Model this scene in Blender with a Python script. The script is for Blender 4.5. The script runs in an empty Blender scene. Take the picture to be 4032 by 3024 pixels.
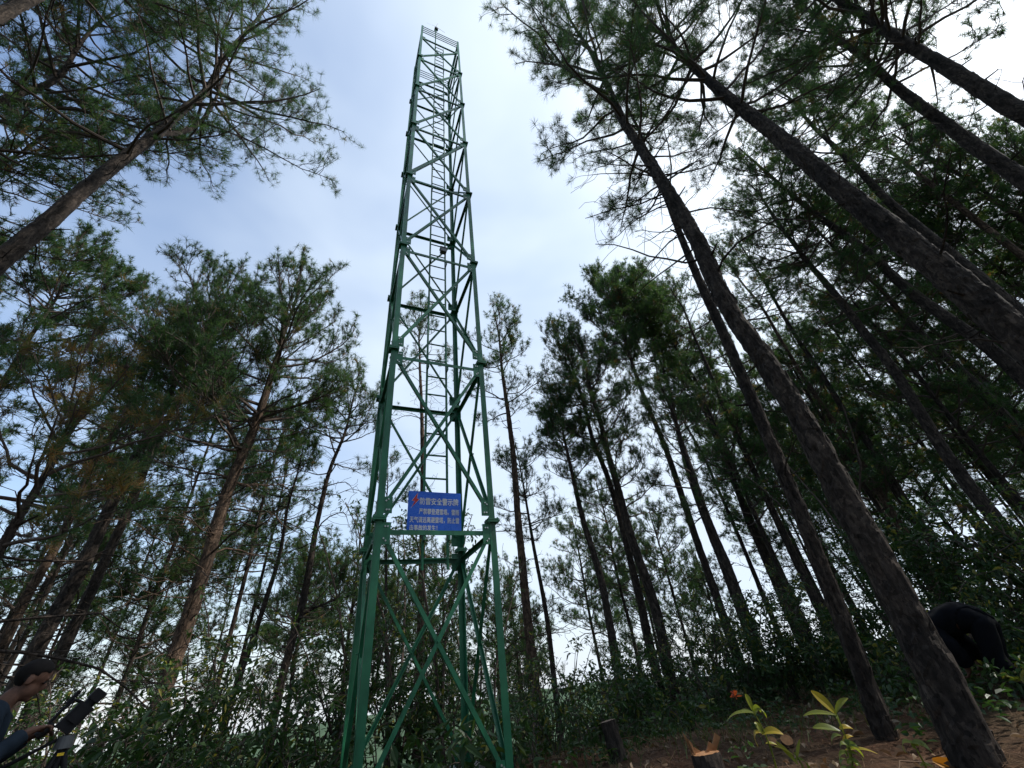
import bpy, bmesh, math, random
import numpy as np
from mathutils import Vector, Matrix, Euler

C = bpy.context.scene.collection
SC = bpy.context.scene

# ------------------------------------------------------------------ camera
PXW, PXH, FPX = 4032, 3024, 1593.0
VZ = (1737.4, -732.4)                       # where the plumb lines of the photo meet
CAM_H = 1.5
_u = np.array([VZ[0] - PXW / 2, -(VZ[1] - PXH / 2), -FPX]); _u /= np.linalg.norm(_u)
_f = np.array([0, 0, -1.0])
_y = _f - _u * (_f @ _u); _y /= np.linalg.norm(_y)
_x = np.cross(_y, _u)
ROT = np.array([_x, _y, _u])
cam_d = bpy.data.cameras.new('camera')
cam_d.sensor_fit = 'HORIZONTAL'; cam_d.sensor_width = 36.0
cam_d.lens = 36.0 * FPX / PXW
cam_d.clip_start = 0.05; cam_d.clip_end = 20000
cam = bpy.data.objects.new('camera', cam_d); C.objects.link(cam)
cam.matrix_world = Matrix([list(ROT[0]) + [0], list(ROT[1]) + [0], list(ROT[2]) + [CAM_H], [0, 0, 0, 1]])
SC.camera = cam
CAMP = np.array([0, 0, CAM_H])

# ------------------------------------------------------------------ light, sky, exposure
SUN_AZ, SUN_EL = math.radians(84), math.radians(47)
SUN_DIR = np.array([math.sin(SUN_AZ) * math.cos(SUN_EL), math.cos(SUN_AZ) * math.cos(SUN_EL), math.sin(SUN_EL)])
sun_d = bpy.data.lights.new('sun', 'SUN'); sun_d.energy = 3.6; sun_d.angle = math.radians(0.6)
sun_d.color = (1.0, 0.95, 0.86)
sun = bpy.data.objects.new('sun', sun_d); C.objects.link(sun)
sun.rotation_euler = Vector(SUN_DIR).to_track_quat('Z', 'Y').to_euler()
sun.location = (30, 10, 40)

world = bpy.data.worlds.new('World'); SC.world = world
world.use_nodes = True
nt = world.node_tree; nt.nodes.clear()
def N(t, kind, **kw):
    n = t.nodes.new(kind)
    for k, v in kw.items(): setattr(n, k, v)
    return n
out = N(nt, 'ShaderNodeOutputWorld'); bg = N(nt, 'ShaderNodeBackground')
sky = N(nt, 'ShaderNodeTexSky', sky_type='NISHITA')
sky.sun_disc = False; sky.sun_elevation = SUN_EL; sky.sun_rotation = SUN_AZ
sky.altitude = 1800; sky.air_density = 2.0; sky.dust_density = 0.6; sky.ozone_density = 3.0
tc = N(nt, 'ShaderNodeTexCoord'); mp = N(nt, 'ShaderNodeMapping')
mp.inputs['Scale'].default_value = (1.0, 1.0, 2.2)
nz = N(nt, 'ShaderNodeTexNoise'); nz.inputs['Scale'].default_value = 1.5; nz.inputs['Detail'].default_value = 4
nz.inputs['Roughness'].default_value = 0.5; nz.inputs['Distortion'].default_value = 0.15
nt.links.new(tc.outputs['Generated'], mp.inputs['Vector']); nt.links.new(mp.outputs['Vector'], nz.inputs['Vector'])
# thin high cloud: denser towards one side of the sky, broken up by noise
dot = N(nt, 'ShaderNodeVectorMath', operation='DOT_PRODUCT')
nt.links.new(tc.outputs['Generated'], dot.inputs[0])
_a = math.radians(60)
dot.inputs[1].default_value = (math.sin(_a) * 0.88, math.cos(_a) * 0.88, 0.47)
mr = N(nt, 'ShaderNodeMapRange'); mr.inputs['From Min'].default_value = 0.0; mr.inputs['From Max'].default_value = 0.95
mr.inputs['To Min'].default_value = -0.05; mr.inputs['To Max'].default_value = 0.75
nt.links.new(dot.outputs['Value'], mr.inputs['Value'])
mr2 = N(nt, 'ShaderNodeMapRange'); mr2.inputs['From Min'].default_value = 0.25; mr2.inputs['From Max'].default_value = 0.75
mr2.inputs['To Min'].default_value = -0.02; mr2.inputs['To Max'].default_value = 0.75
nt.links.new(nz.outputs['Fac'], mr2.inputs['Value'])
add = N(nt, 'ShaderNodeMath', operation='ADD', use_clamp=True)
nt.links.new(mr.outputs['Result'], add.inputs[0]); nt.links.new(mr2.outputs['Result'], add.inputs[1])
# low haze near the horizon
sep = N(nt, 'ShaderNodeSeparateXYZ'); nt.links.new(tc.outputs['Generated'], sep.inputs[0])
mr3 = N(nt, 'ShaderNodeMapRange'); mr3.inputs['From Min'].default_value = 0.45; mr3.inputs['From Max'].default_value = 0.05
mr3.inputs['To Min'].default_value = 0.0; mr3.inputs['To Max'].default_value = 0.75
nt.links.new(sep.outputs['Z'], mr3.inputs['Value'])
mx = N(nt, 'ShaderNodeMath', operation='MAXIMUM'); nt.links.new(add.outputs[0], mx.inputs[0]); nt.links.new(mr3.outputs['Result'], mx.inputs[1])
mix = N(nt, 'ShaderNodeMixRGB'); nt.links.new(mx.outputs[0], mix.inputs['Fac'])
tn = N(nt, 'ShaderNodeMixRGB', blend_type='MULTIPLY'); tn.inputs['Fac'].default_value = 1; tn.inputs['Color2'].default_value = (0.98, 1.03, 1.17, 1)
nt.links.new(sky.outputs['Color'], tn.inputs['Color1']); nt.links.new(tn.outputs['Color'], mix.inputs['Color1'])
SKY_S = 0.13
mix.inputs['Color2'].default_value = (0.63 / SKY_S, 0.735 / SKY_S, 0.86 / SKY_S, 1)
sd = N(nt, 'ShaderNodeVectorMath', operation='DOT_PRODUCT'); nt.links.new(tc.outputs['Generated'], sd.inputs[0]); sd.inputs[1].default_value = tuple(SUN_DIR)
pw = N(nt, 'ShaderNodeMath', operation='POWER'); cl0 = N(nt, 'ShaderNodeMath', operation='MAXIMUM'); cl0.inputs[1].default_value = 0.0
nt.links.new(sd.outputs['Value'], cl0.inputs[0]); nt.links.new(cl0.outputs[0], pw.inputs[0]); pw.inputs[1].default_value = 8.0
gl = N(nt, 'ShaderNodeMixRGB', blend_type='ADD'); nt.links.new(pw.outputs[0], gl.inputs['Fac'])     # bright thin cloud round the sun
nt.links.new(mix.outputs['Color'], gl.inputs['Color1']); gl.inputs['Color2'].default_value = (0.62 / SKY_S, 0.58 / SKY_S, 0.55 / SKY_S, 1)
nt.links.new(gl.outputs['Color'], bg.inputs['Color']); bg.inputs['Strength'].default_value = SKY_S
nt.links.new(bg.outputs[0], out.inputs[0])
SC.view_settings.view_transform = 'Standard'; SC.view_settings.look = 'None'
SC.view_settings.exposure = 0.40; SC.view_settings.gamma = 1.0
cy = SC.cycles
cy.max_bounces = 6; cy.diffuse_bounces = 3; cy.glossy_bounces = 2; cy.transmission_bounces = 3; cy.transparent_max_bounces = 4
cy.use_denoising = True
try: cy.denoiser = 'OPENIMAGEDENOISE'
except Exception: pass

# ------------------------------------------------------------------ helpers
def ray(px, py):
    d = np.array([px - PXW / 2, -(py - PXH / 2), -FPX]); d /= np.linalg.norm(d)
    return ROT @ d
def at(px, py, D):
    r = ray(px, py); return CAMP + r * D / math.hypot(r[0], r[1])
def sstep(a, b, x):
    t = np.clip((x - a) / (b - a), 0, 1); return t * t * (3 - 2 * t)
def ground(x, y):
    x = np.asarray(x, float); y = np.asarray(y, float)
    r = np.hypot(x, y)
    base = 0.42 * sstep(1.0, 5.0, y + 0.35 * x) + 0.25 * sstep(1.0, 9.0, x)
    side = sstep(-2.0, 7.0, x)                      # 1 on the right, 0 on the left
    drop = (1 - 0.85 * side) * 0.9 * sstep(7.0, 15.0, r)
    far = np.maximum(r - (14 + 8 * side), 0); drop = drop + far * 0.30 * (1 - np.exp(-far / 12.0))
    drop = np.minimum(drop, 620)
    bump = 0.05 * np.sin(1.3 * x + 0.7 * y) * np.cos(0.9 * y - 0.5 * x) + 0.025 * np.sin(3.1 * x - 2.2 * y) + 0.012 * np.sin(7.3 * x + 5.1 * y)
    return base - drop + bump * sstep(0.5, 3, r)

def mesh_from(name, V, F=None, Q=None, tint=None, smooth=False):
    """numpy triangles and quads to a mesh"""
    me = bpy.data.meshes.new(name)
    V = np.ascontiguousarray(V, np.float32)
    nq = 0 if Q is None else len(Q); nf = 0 if F is None else len(F)
    idx = []
    if nq: idx.append(np.asarray(Q, np.int32).ravel())
    if nf: idx.append(np.asarray(F, np.int32).ravel())
    idx = np.concatenate(idx)
    starts = np.concatenate([np.arange(nq) * 4, nq * 4 + np.arange(nf) * 3]).astype(np.int32)
    me.vertices.add(len(V)); me.vertices.foreach_set('co', V.ravel())
    me.loops.add(len(idx)); me.loops.foreach_set('vertex_index', idx)
    me.polygons.add(nq + nf); me.polygons.foreach_set('loop_start', starts)
    me.polygons.foreach_set('use_smooth', np.full(nq + nf, bool(smooth)))
    if tint is not None:
        a = me.attributes.new('tint', 'FLOAT', 'POINT'); a.data.foreach_set('value', np.ascontiguousarray(tint, np.float32))
    me.update(calc_edges=True)
    return me
class Geo:
    """collects numpy pieces for one mesh"""
    def __init__(s): s.V = []; s.Q = []; s.F = []; s.T = []; s.n = 0
    def add(s, V, Q=None, F=None, tint=0.0):
        V = np.asarray(V, float).reshape(-1, 3)
        if Q is not None and len(Q): s.Q.append(np.asarray(Q) + s.n)
        if F is not None and len(F): s.F.append(np.asarray(F) + s.n)
        s.T.append(np.broadcast_to(np.asarray(tint, float), (len(V),)))
        s.V.append(V); s.n += len(V)
    def mesh(s, name, off=None, smooth=False):
        V = np.concatenate(s.V)
        if off is not None: V = V - np.asarray(off)
        return mesh_from(name, V, np.concatenate(s.F) if s.F else None, np.concatenate(s.Q) if s.Q else None, np.concatenate(s.T), smooth)
def obj(name, me, mat, parent=None, kind=None):
    o = bpy.data.objects.new(name, me); C.objects.link(o)
    if mat is not None and not me.materials: me.materials.append(mat)
    if parent is not None: o.parent = parent
    if kind: o['kind'] = kind
    return o
def tag(o, label, cat, group=None):
    o['label'] = label; o['category'] = cat
    if group: o['group'] = group
    return o
def thing(name, label, cat, loc=(0, 0, 0), rz=0, group=None):
    o = bpy.data.objects.new(name, None); C.objects.link(o)
    o.empty_display_size = 0.2
    o.location = [float(v) for v in loc]; o.rotation_euler = (0, 0, rz)
    return tag(o, label, cat, group)
def unit(v):
    return v / np.maximum(np.linalg.norm(v, axis=-1, keepdims=True), 1e-9)
def tubes(G, P, R, sides, tint=0.0, cap=False, rough=0.0, rng=None):
    """P (N,K,3) centre lines, R (N,K) radii"""
    P = np.asarray(P, float); R = np.asarray(R, float)
    Nn, K, _ = P.shape
    T = unit(np.gradient(P, axis=1))
    m = unit(T.mean(1)); ref = np.zeros((Nn, 3)); ax = np.argmin(np.abs(m), 1); ref[np.arange(Nn), ax] = 1
    A = unit(np.cross(T, ref[:, None, :])); B = np.cross(T, A)
    th = np.arange(sides) * 2 * math.pi / sides
    RR = R[:, :, None] * np.ones(sides)
    if rough and rng is not None: RR = RR * (1 + rough * rng.standard_normal((Nn, K, sides)))
    V = P[:, :, None, :] + RR[..., None] * (np.cos(th)[:, None] * A[:, :, None, :] + np.sin(th)[:, None] * B[:, :, None, :])
    base = (np.arange(Nn) * K * sides)[:, None, None] + (np.arange(K - 1) * sides)[None, :, None]
    j = np.arange(sides); j2 = (j + 1) % sides
    Q = np.stack([base + j, base + j2, base + sides + j2, base + sides + j], -1).reshape(-1, 4)
    tt = np.broadcast_to(np.asarray(tint, float).reshape(-1, 1) if np.ndim(tint) else tint, (Nn, K * sides)).ravel()
    G.add(V.reshape(-1, 3), Q=Q, tint=tt)
    if cap:
        n0 = G.n
        cV = np.concatenate([P[:, 0], P[:, -1]]); F = []
        st = n0 - Nn * K * sides
        for i in range(Nn):
            for jj in range(sides):
                F.append((n0 + i, st + i * K * sides + (jj + 1) % sides, st + i * K * sides + jj))
                e = st + i * K * sides + (K - 1) * sides
                F.append((n0 + Nn + i, e + jj, e + (jj + 1) % sides))
        G.V.append(cV); G.F.append(np.array(F)); G.T.append(np.zeros(len(cV))); G.n += len(cV)
def box_pts(c, ax, ay, az):
    c = np.asarray(c, float); ax, ay, az = map(np.asarray, (ax, ay, az))
    return np.array([c + sx * ax + sy * ay + sz * az for sz in (-1, 1) for sy in (-1, 1) for sx in (-1, 1)])
BOXQ = np.array([(0, 2, 3, 1), (4, 5, 7, 6), (0, 1, 5, 4), (2, 6, 7, 3), (0, 4, 6, 2), (1, 3, 7, 5)])
def box(G, c, ax, ay, az): G.add(box_pts(c, ax, ay, az), Q=BOXQ)

# ------------------------------------------------------------------ materials
def new_mat(name):
    m = bpy.data.materials.new(name); m.use_nodes = True
    t = m.node_tree; b = t.nodes['Principled BSDF']
    return m, t, b
def ramp(t, fac, stops):
    r = N(t, 'ShaderNodeValToRGB'); e = r.color_ramp.elements
    e[0].position, e[0].color = stops[0][0], (*stops[0][1], 1)
    e[1].position, e[1].color = stops[-1][0], (*stops[-1][1], 1)
    for p, c in stops[1:-1]:
        x = e.new(p); x.color = (*c, 1)
    t.links.new(fac, r.inputs['Fac']); return r.outputs['Color']
def noise(t, scale, detail=4, rough=0.55, vec=None, obj_coord=True, stretch=None):
    n = N(t, 'ShaderNodeTexNoise'); n.inputs['Scale'].default_value = scale
    n.inputs['Detail'].default_value = detail; n.inputs['Roughness'].default_value = rough
    c = N(t, 'ShaderNodeTexCoord'); src = c.outputs['Object']
    if stretch:
        m = N(t, 'ShaderNodeMapping'); m.inputs['Scale'].default_value = stretch; t.links.new(src, m.inputs['Vector']); src = m.outputs['Vector']
    t.links.new(src, n.inputs['Vector']); return n
def bump(t, b, h, dist, strength=1.0):
    u = N(t, 'ShaderNodeBump'); u.inputs['Distance'].default_value = dist; u.inputs['Strength'].default_value = strength
    t.links.new(h, u.inputs['Height']); t.links.new(u.outputs['Normal'], b.inputs['Normal'])
def bark_mat(name, dark, mid, light):
    m, t, b = new_mat(name)
    c = N(t, 'ShaderNodeTexCoord'); wn = noise(t, 7, 4)
    mpn = N(t, 'ShaderNodeMapping'); mpn.inputs['Scale'].default_value = (1, 1, 0.42)
    ad = N(t, 'ShaderNodeMixRGB', blend_type='ADD'); ad.inputs['Fac'].default_value = 0.16
    t.links.new(c.outputs['Object'], mpn.inputs['Vector']); t.links.new(mpn.outputs['Vector'], ad.inputs['Color1']); t.links.new(wn.outputs['Color'], ad.inputs['Color2'])
    vo = N(t, 'ShaderNodeTexVoronoi', feature='F1'); vo.inputs['Scale'].default_value = 26
    t.links.new(ad.outputs['Color'], vo.inputs['Vector'])
    n1 = noise(t, 16, 7, 0.7, stretch=(1, 1, 0.35)); n2 = noise(t, 1.6, 5, 0.65)
    base = ramp(t, n1.outputs['Fac'], [(0.32, dark), (0.52, mid), (0.74, light)])
    patch = ramp(t, n2.outputs['Fac'], [(0.4, (0.62, 0.62, 0.62)), (0.62, (1.15, 1.1, 1.05))])
    mu = N(t, 'ShaderNodeMixRGB', blend_type='MULTIPLY'); mu.inputs['Fac'].default_value = 1
    t.links.new(base, mu.inputs['Color1']); t.links.new(patch, mu.inputs['Color2'])
    pl = N(t, 'ShaderNodeMixRGB', blend_type='MULTIPLY'); pl.inputs['Fac'].default_value = 0.7
    t.links.new(mu.outputs['Color'], pl.inputs['Color1']); t.links.new(ramp(t, vo.outputs['Color'], [(0.15, (0.25, 0.25, 0.25)), (0.85, (1.4, 1.35, 1.3))]), pl.inputs['Color2'])
    t.links.new(pl.outputs['Color'], b.inputs['Base Color'])
    b.inputs['Roughness'].default_value = 0.95; b.inputs['Specular IOR Level'].default_value = 0.2
    sm = N(t, 'ShaderNodeMath', operation='MULTIPLY_ADD'); sm.inputs[1].default_value = 0.8
    sb = N(t, 'ShaderNodeSeparateXYZ'); t.links.new(vo.outputs['Color'], sb.inputs[0])
    t.links.new(n1.outputs['Fac'], sm.inputs[0]); t.links.new(sb.outputs['X'], sm.inputs[2])
    bump(t, b, sm.outputs[0], 0.016)
    return m
def leaf_mat(name, stops, trans=0.45, rough=0.5, spec=0.3, tcol=(1.15, 1.25, 0.6)):
    """colour runs along each tuft's or leaf's own tint value"""
    m = bpy.data.materials.new(name); m.use_nodes = True
    t = m.node_tree; t.nodes.clear()
    o = N(t, 'ShaderNodeOutputMaterial')
    at_ = N(t, 'ShaderNodeAttribute'); at_.attribute_name = 'tint'
    oi = N(t, 'ShaderNodeObjectInfo')
    ad = N(t, 'ShaderNodeMath', operation='MULTIPLY_ADD'); ad.inputs[1].default_value = 0.12; t.links.new(oi.outputs['Random'], ad.inputs[0]); t.links.new(at_.outputs['Fac'], ad.inputs[2])
    col = ramp(t, ad.outputs[0], stops)
    b = N(t, 'ShaderNodeBsdfPrincipled'); b.inputs['Roughness'].default_value = rough
    b.inputs['Specular IOR Level'].default_value = spec
    t.links.new(col, b.inputs['Base Color'])
    tr = N(t, 'ShaderNodeBsdfTranslucent')
    mu = N(t, 'ShaderNodeMixRGB', blend_type='MULTIPLY'); mu.inputs['Fac'].default_value = 1; mu.inputs['Color2'].default_value = (*tcol, 1)
    t.links.new(col, mu.inputs['Color1']); t.links.new(mu.outputs['Color'], tr.inputs['Color'])
    ms = N(t, 'ShaderNodeMixShader'); ms.inputs['Fac'].default_value = trans
    t.links.new(b.outputs[0], ms.inputs[1]); t.links.new(tr.outputs[0], ms.inputs[2]); t.links.new(ms.outputs[0], o.inputs[0])
    return m
def plain(name, col, rough=0.6, metal=0.0, var=0.25, scale=8, spec=0.4, bmp=0.0):
    m, t, b = new_mat(name)
    n = noise(t, scale, 5)
    c1 = tuple(x * (1 - var) for x in col); c2 = tuple(min(1, x * (1 + var)) for x in col)
    t.links.new(ramp(t, n.outputs['Fac'], [(0.3, c1), (0.7, c2)]), b.inputs['Base Color'])
    b.inputs['Roughness'].default_value = rough; b.inputs['Metallic'].default_value = metal; b.inputs['Specular IOR Level'].default_value = spec
    if bmp: bump(t, b, n.outputs['Fac'], bmp)
    return m
M = {}
M['bark'] = bark_mat('pine_bark', (0.024, 0.019, 0.017), (0.055, 0.045, 0.039), (0.12, 0.10, 0.085))
M['bark_red'] = bark_mat('pine_bark_reddish', (0.04, 0.028, 0.022), (0.10, 0.070, 0.052), (0.21, 0.16, 0.12))
M['twig'] = plain('twig_bark', (0.075, 0.055, 0.045), 0.9, scale=20)
M['twig_pale'] = plain('dead_twig_bark', (0.14, 0.115, 0.10), 0.9, scale=20)
M['needle'] = leaf_mat('pine_needles', [(0.0, (0.028, 0.062, 0.030)), (0.35, (0.046, 0.098, 0.042)), (0.62, (0.09, 0.135, 0.042)), (0.78, (0.16, 0.12, 0.045)), (0.95, (0.22, 0.11, 0.05))], 0.5, 0.5, 0.35)
M['leaf'] = leaf_mat('broad_leaves', [(0.0, (0.022, 0.050, 0.018)), (0.4, (0.04, 0.085, 0.025)), (0.7, (0.10, 0.14, 0.03)), (0.9, (0.25, 0.22, 0.05))], 0.35, 0.42, 0.45)
M['ginger'] = leaf_mat('ginger_leaves', [(0.0, (0.09, 0.14, 0.028)), (0.4, (0.28, 0.29, 0.035)), (0.75, (0.50, 0.32, 0.03)), (1.0, (0.38, 0.07, 0.03))], 0.5, 0.4, 0.4)
M['dry_leaf'] = leaf_mat('dry_leaves', [(0.0, (0.10, 0.055, 0.03)), (0.4, (0.18, 0.11, 0.065)), (0.7, (0.30, 0.22, 0.15)), (0.9, (0.42, 0.34, 0.25))], 0.2, 0.7, 0.2, (1, 0.9, 0.7))
M['orange_leaf'] = leaf_mat('orange_leaf', [(0.0, (0.55, 0.22, 0.02)), (1.0, (0.62, 0.30, 0.03))], 0.45, 0.5, 0.3, (1.1, 0.9, 0.5))

def green_paint():
    m, t, b = new_mat('green_enamel')
    n = noise(t, 2.2, 6, 0.6); n2 = noise(t, 30, 5, 0.65)
    base = ramp(t, n.outputs['Fac'], [(0.3, (0.008, 0.088, 0.040)), (0.55, (0.014, 0.135, 0.062)), (0.75, (0.035, 0.20, 0.10))])
    st = noise(t, 11, 5, 0.6, stretch=(1, 1, 0.12)); dirt = ramp(t, st.outputs['Fac'], [(0.3, (0.5, 0.52, 0.5)), (0.5, (1, 1, 1)), (0.8, (1.25, 1.2, 1.2))])
    mu = N(t, 'ShaderNodeMixRGB', blend_type='MULTIPLY'); mu.inputs['Fac'].default_value = 0.85; t.links.new(base, mu.inputs['Color1']); t.links.new(dirt, mu.inputs['Color2'])
    rs = noise(t, 17, 6, 0.7); rm = ramp(t, rs.outputs['Fac'], [(0.66, (0, 0, 0)), (0.74, (1, 1, 1))])
    rx = N(t, 'ShaderNodeMixRGB'); t.links.new(rm, rx.inputs['Fac']); t.links.new(mu.outputs['Color'], rx.inputs['Color1']); rx.inputs['Color2'].default_value = (0.10, 0.075, 0.045, 1)
    t.links.new(rx.outputs['Color'], b.inputs['Base Color'])
    t.links.new(ramp(t, n2.outputs['Fac'], [(0.3, (0.32,) * 3), (0.7, (0.55,) * 3)]), b.inputs['Roughness'])
    b.inputs['Specular IOR Level'].default_value = 0.45
    bump(t, b, n2.outputs['Fac'], 0.002, 0.5)
    return m
M['green'] = green_paint()
M['bolt'] = plain('galvanised_bolt', (0.5, 0.5, 0.48), 0.4, 0.8)
M['grey'] = plain('grey_steel', (0.11, 0.115, 0.12), 0.6, 0.3)
M['white'] = plain('white_plastic', (0.8, 0.8, 0.8), 0.4, var=0.03)
def ground_mat():
    m, t, b = new_mat('forest_floor')
    n1 = noise(t, 0.9, 8, 0.65); n2 = noise(t, 14, 6, 0.7); n3 = noise(t, 0.35, 4)
    soil = ramp(t, n2.outputs['Fac'], [(0.28, (0.026, 0.013, 0.008)), (0.5, (0.075, 0.036, 0.020)), (0.75, (0.145, 0.075, 0.043))])
    duff = ramp(t, n2.outputs['Fac'], [(0.3, (0.03, 0.02, 0.012)), (0.6, (0.085, 0.055, 0.03)), (0.8, (0.15, 0.105, 0.06))])
    f = N(t, 'ShaderNodeMapRange'); f.inputs['From Min'].default_value = 0.42; f.inputs['From Max'].default_value = 0.6
    t.links.new(n1.outputs['Fac'], f.inputs['Value'])
    mxn = N(t, 'ShaderNodeMixRGB'); t.links.new(f.outputs['Result'], mxn.inputs['Fac']); t.links.new(soil, mxn.inputs['Color1']); t.links.new(duff, mxn.inputs['Color2'])
    ln = N(t, 'ShaderNodeVectorMath', operation='LENGTH'); cc = N(t, 'ShaderNodeTexCoord'); t.links.new(cc.outputs['Object'], ln.inputs[0])
    fd = N(t, 'ShaderNodeMapRange'); fd.inputs['From Min'].default_value = 11; fd.inputs['From Max'].default_value = 16; t.links.new(ln.outputs['Value'], fd.inputs['Value'])
    grown = ramp(t, n2.outputs['Fac'], [(0.3, (0.02, 0.03, 0.012)), (0.7, (0.055, 0.07, 0.025))])
    mx2 = N(t, 'ShaderNodeMixRGB'); t.links.new(fd.outputs['Result'], mx2.inputs['Fac']); t.links.new(mxn.outputs['Color'], mx2.inputs['Color1']); t.links.new(grown, mx2.inputs['Color2'])
    t.links.new(mx2.outputs['Color'], b.inputs['Base Color']); b.inputs['Roughness'].default_value = 0.95; b.inputs['Specular IOR Level'].default_value = 0.15
    bump(t, b, n2.outputs['Fac'], 0.05)
    return m
M['ground'] = ground_mat()
M['hill'] = plain('wooded_hills', (0.05, 0.085, 0.045), 0.95, scale=0.01)

# ------------------------------------------------------------------ ground and far hills
def build_ground():
    rs = np.concatenate([[0], np.geomspace(0.5, 30, 150), np.geomspace(32, 14000, 55)])
    na = 220; th = np.arange(na) * 2 * math.pi / na
    X = rs[:, None] * np.sin(th); Y = rs[:, None] * np.cos(th); Z = ground(X, Y)
    rng = np.random.default_rng(3)
    Z = Z + 0.018 * rng.standard_normal(Z.shape) * sstep(0.4, 2, rs)[:, None] * (rs < 30)[:, None]
    V = np.stack([X, Y, Z], -1).reshape(-1, 3)
    i = np.arange(len(rs) - 1)[:, None] * na; j = np.arange(na)[None, :]; j2 = (j + 1) % na
    Q = np.stack([i + j, i + na + j, i + na + j2, i + j2], -1).reshape(-1, 4)
    obj('ground', mesh_from('ground', V, None, Q, smooth=True), M['ground'], kind='structure')
    # distant ridges
    G = Geo(); na = 240; az = np.radians(np.linspace(-110, 110, na))
    for D, h0, amp, sd in ((5200, -330, 90, 1), (9500, -260, 160, 5)):
        rr = np.random.default_rng(sd); h = np.zeros(na)
        for k in range(1, 24): h += amp / k ** 0.9 * np.sin(k * 1.3 * az + rr.uniform(0, 6.3)) * 0.5
        top = np.maximum(h0 + h, -560)
        rows = []
        for f, dd in ((0, -900), (0.5, -420), (0.85, -130), (1, 0), (0.3, 900), (0, 1600)):
            jit = rr.normal(0, 10, na) * f
            rows.append(np.stack([(D + dd) * np.sin(az), (D + dd) * np.cos(az), -640 + (top + 640) * f + jit], -1))
        V = np.stack(rows); R_, K_ = V.shape[:2]
        a = np.arange(R_ - 1)[:, None] * K_; b_ = np.arange(K_ - 1)[None, :]
        G.add(V.reshape(-1, 3), Q=np.stack([a + b_, a + b_ + 1, a + K_ + b_ + 1, a + K_ + b_], -1).reshape(-1, 4))
    obj('hills', G.mesh('hills', smooth=True), M['hill'], kind='structure')
build_ground()

# ------------------------------------------------------------------ lattice tower
SEG, FW = 2.6, 1.4742
TC = np.array([-1.4222, 5.5978]); TAZ = 0.460
TD = np.array([math.cos(TAZ), math.sin(TAZ), 0]); TN = np.array([-math.sin(TAZ), math.cos(TAZ), 0]); UP = np.array([0, 0, 1.0])
Z1 = 3.0964
def lev(i): return Z1 + i * SEG
CORN = [(-1, -1), (1, -1), (1, 1), (-1, 1)]
def corner(k, z):
    a, b = CORN[k % 4]; p = TD * a * FW / 2 + TN * b * FW / 2
    return np.array([TC[0] + p[0], TC[1] + p[1], z])
def angle_bar(G, A, B, u, v, w, th=0.009):
    """L-section steel angle from A to B, legs along unit vectors u and v"""
    A, B = np.asarray(A, float), np.asarray(B, float)
    prof = [(0, 0), (w, 0), (w, th), (th, th), (th, w), (0, w)]
    V = np.array([E + u * a + v * b for E in (A, B) for a, b in prof])
    Q = [(i, (i + 1) % 6, 6 + (i + 1) % 6, 6 + i) for i in range(6)] + [(0, 3, 2, 1), (0, 5, 4, 3), (6, 7, 8, 9), (6, 9, 10, 11)]
    G.add(V, Q=np.array(Q))
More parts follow.
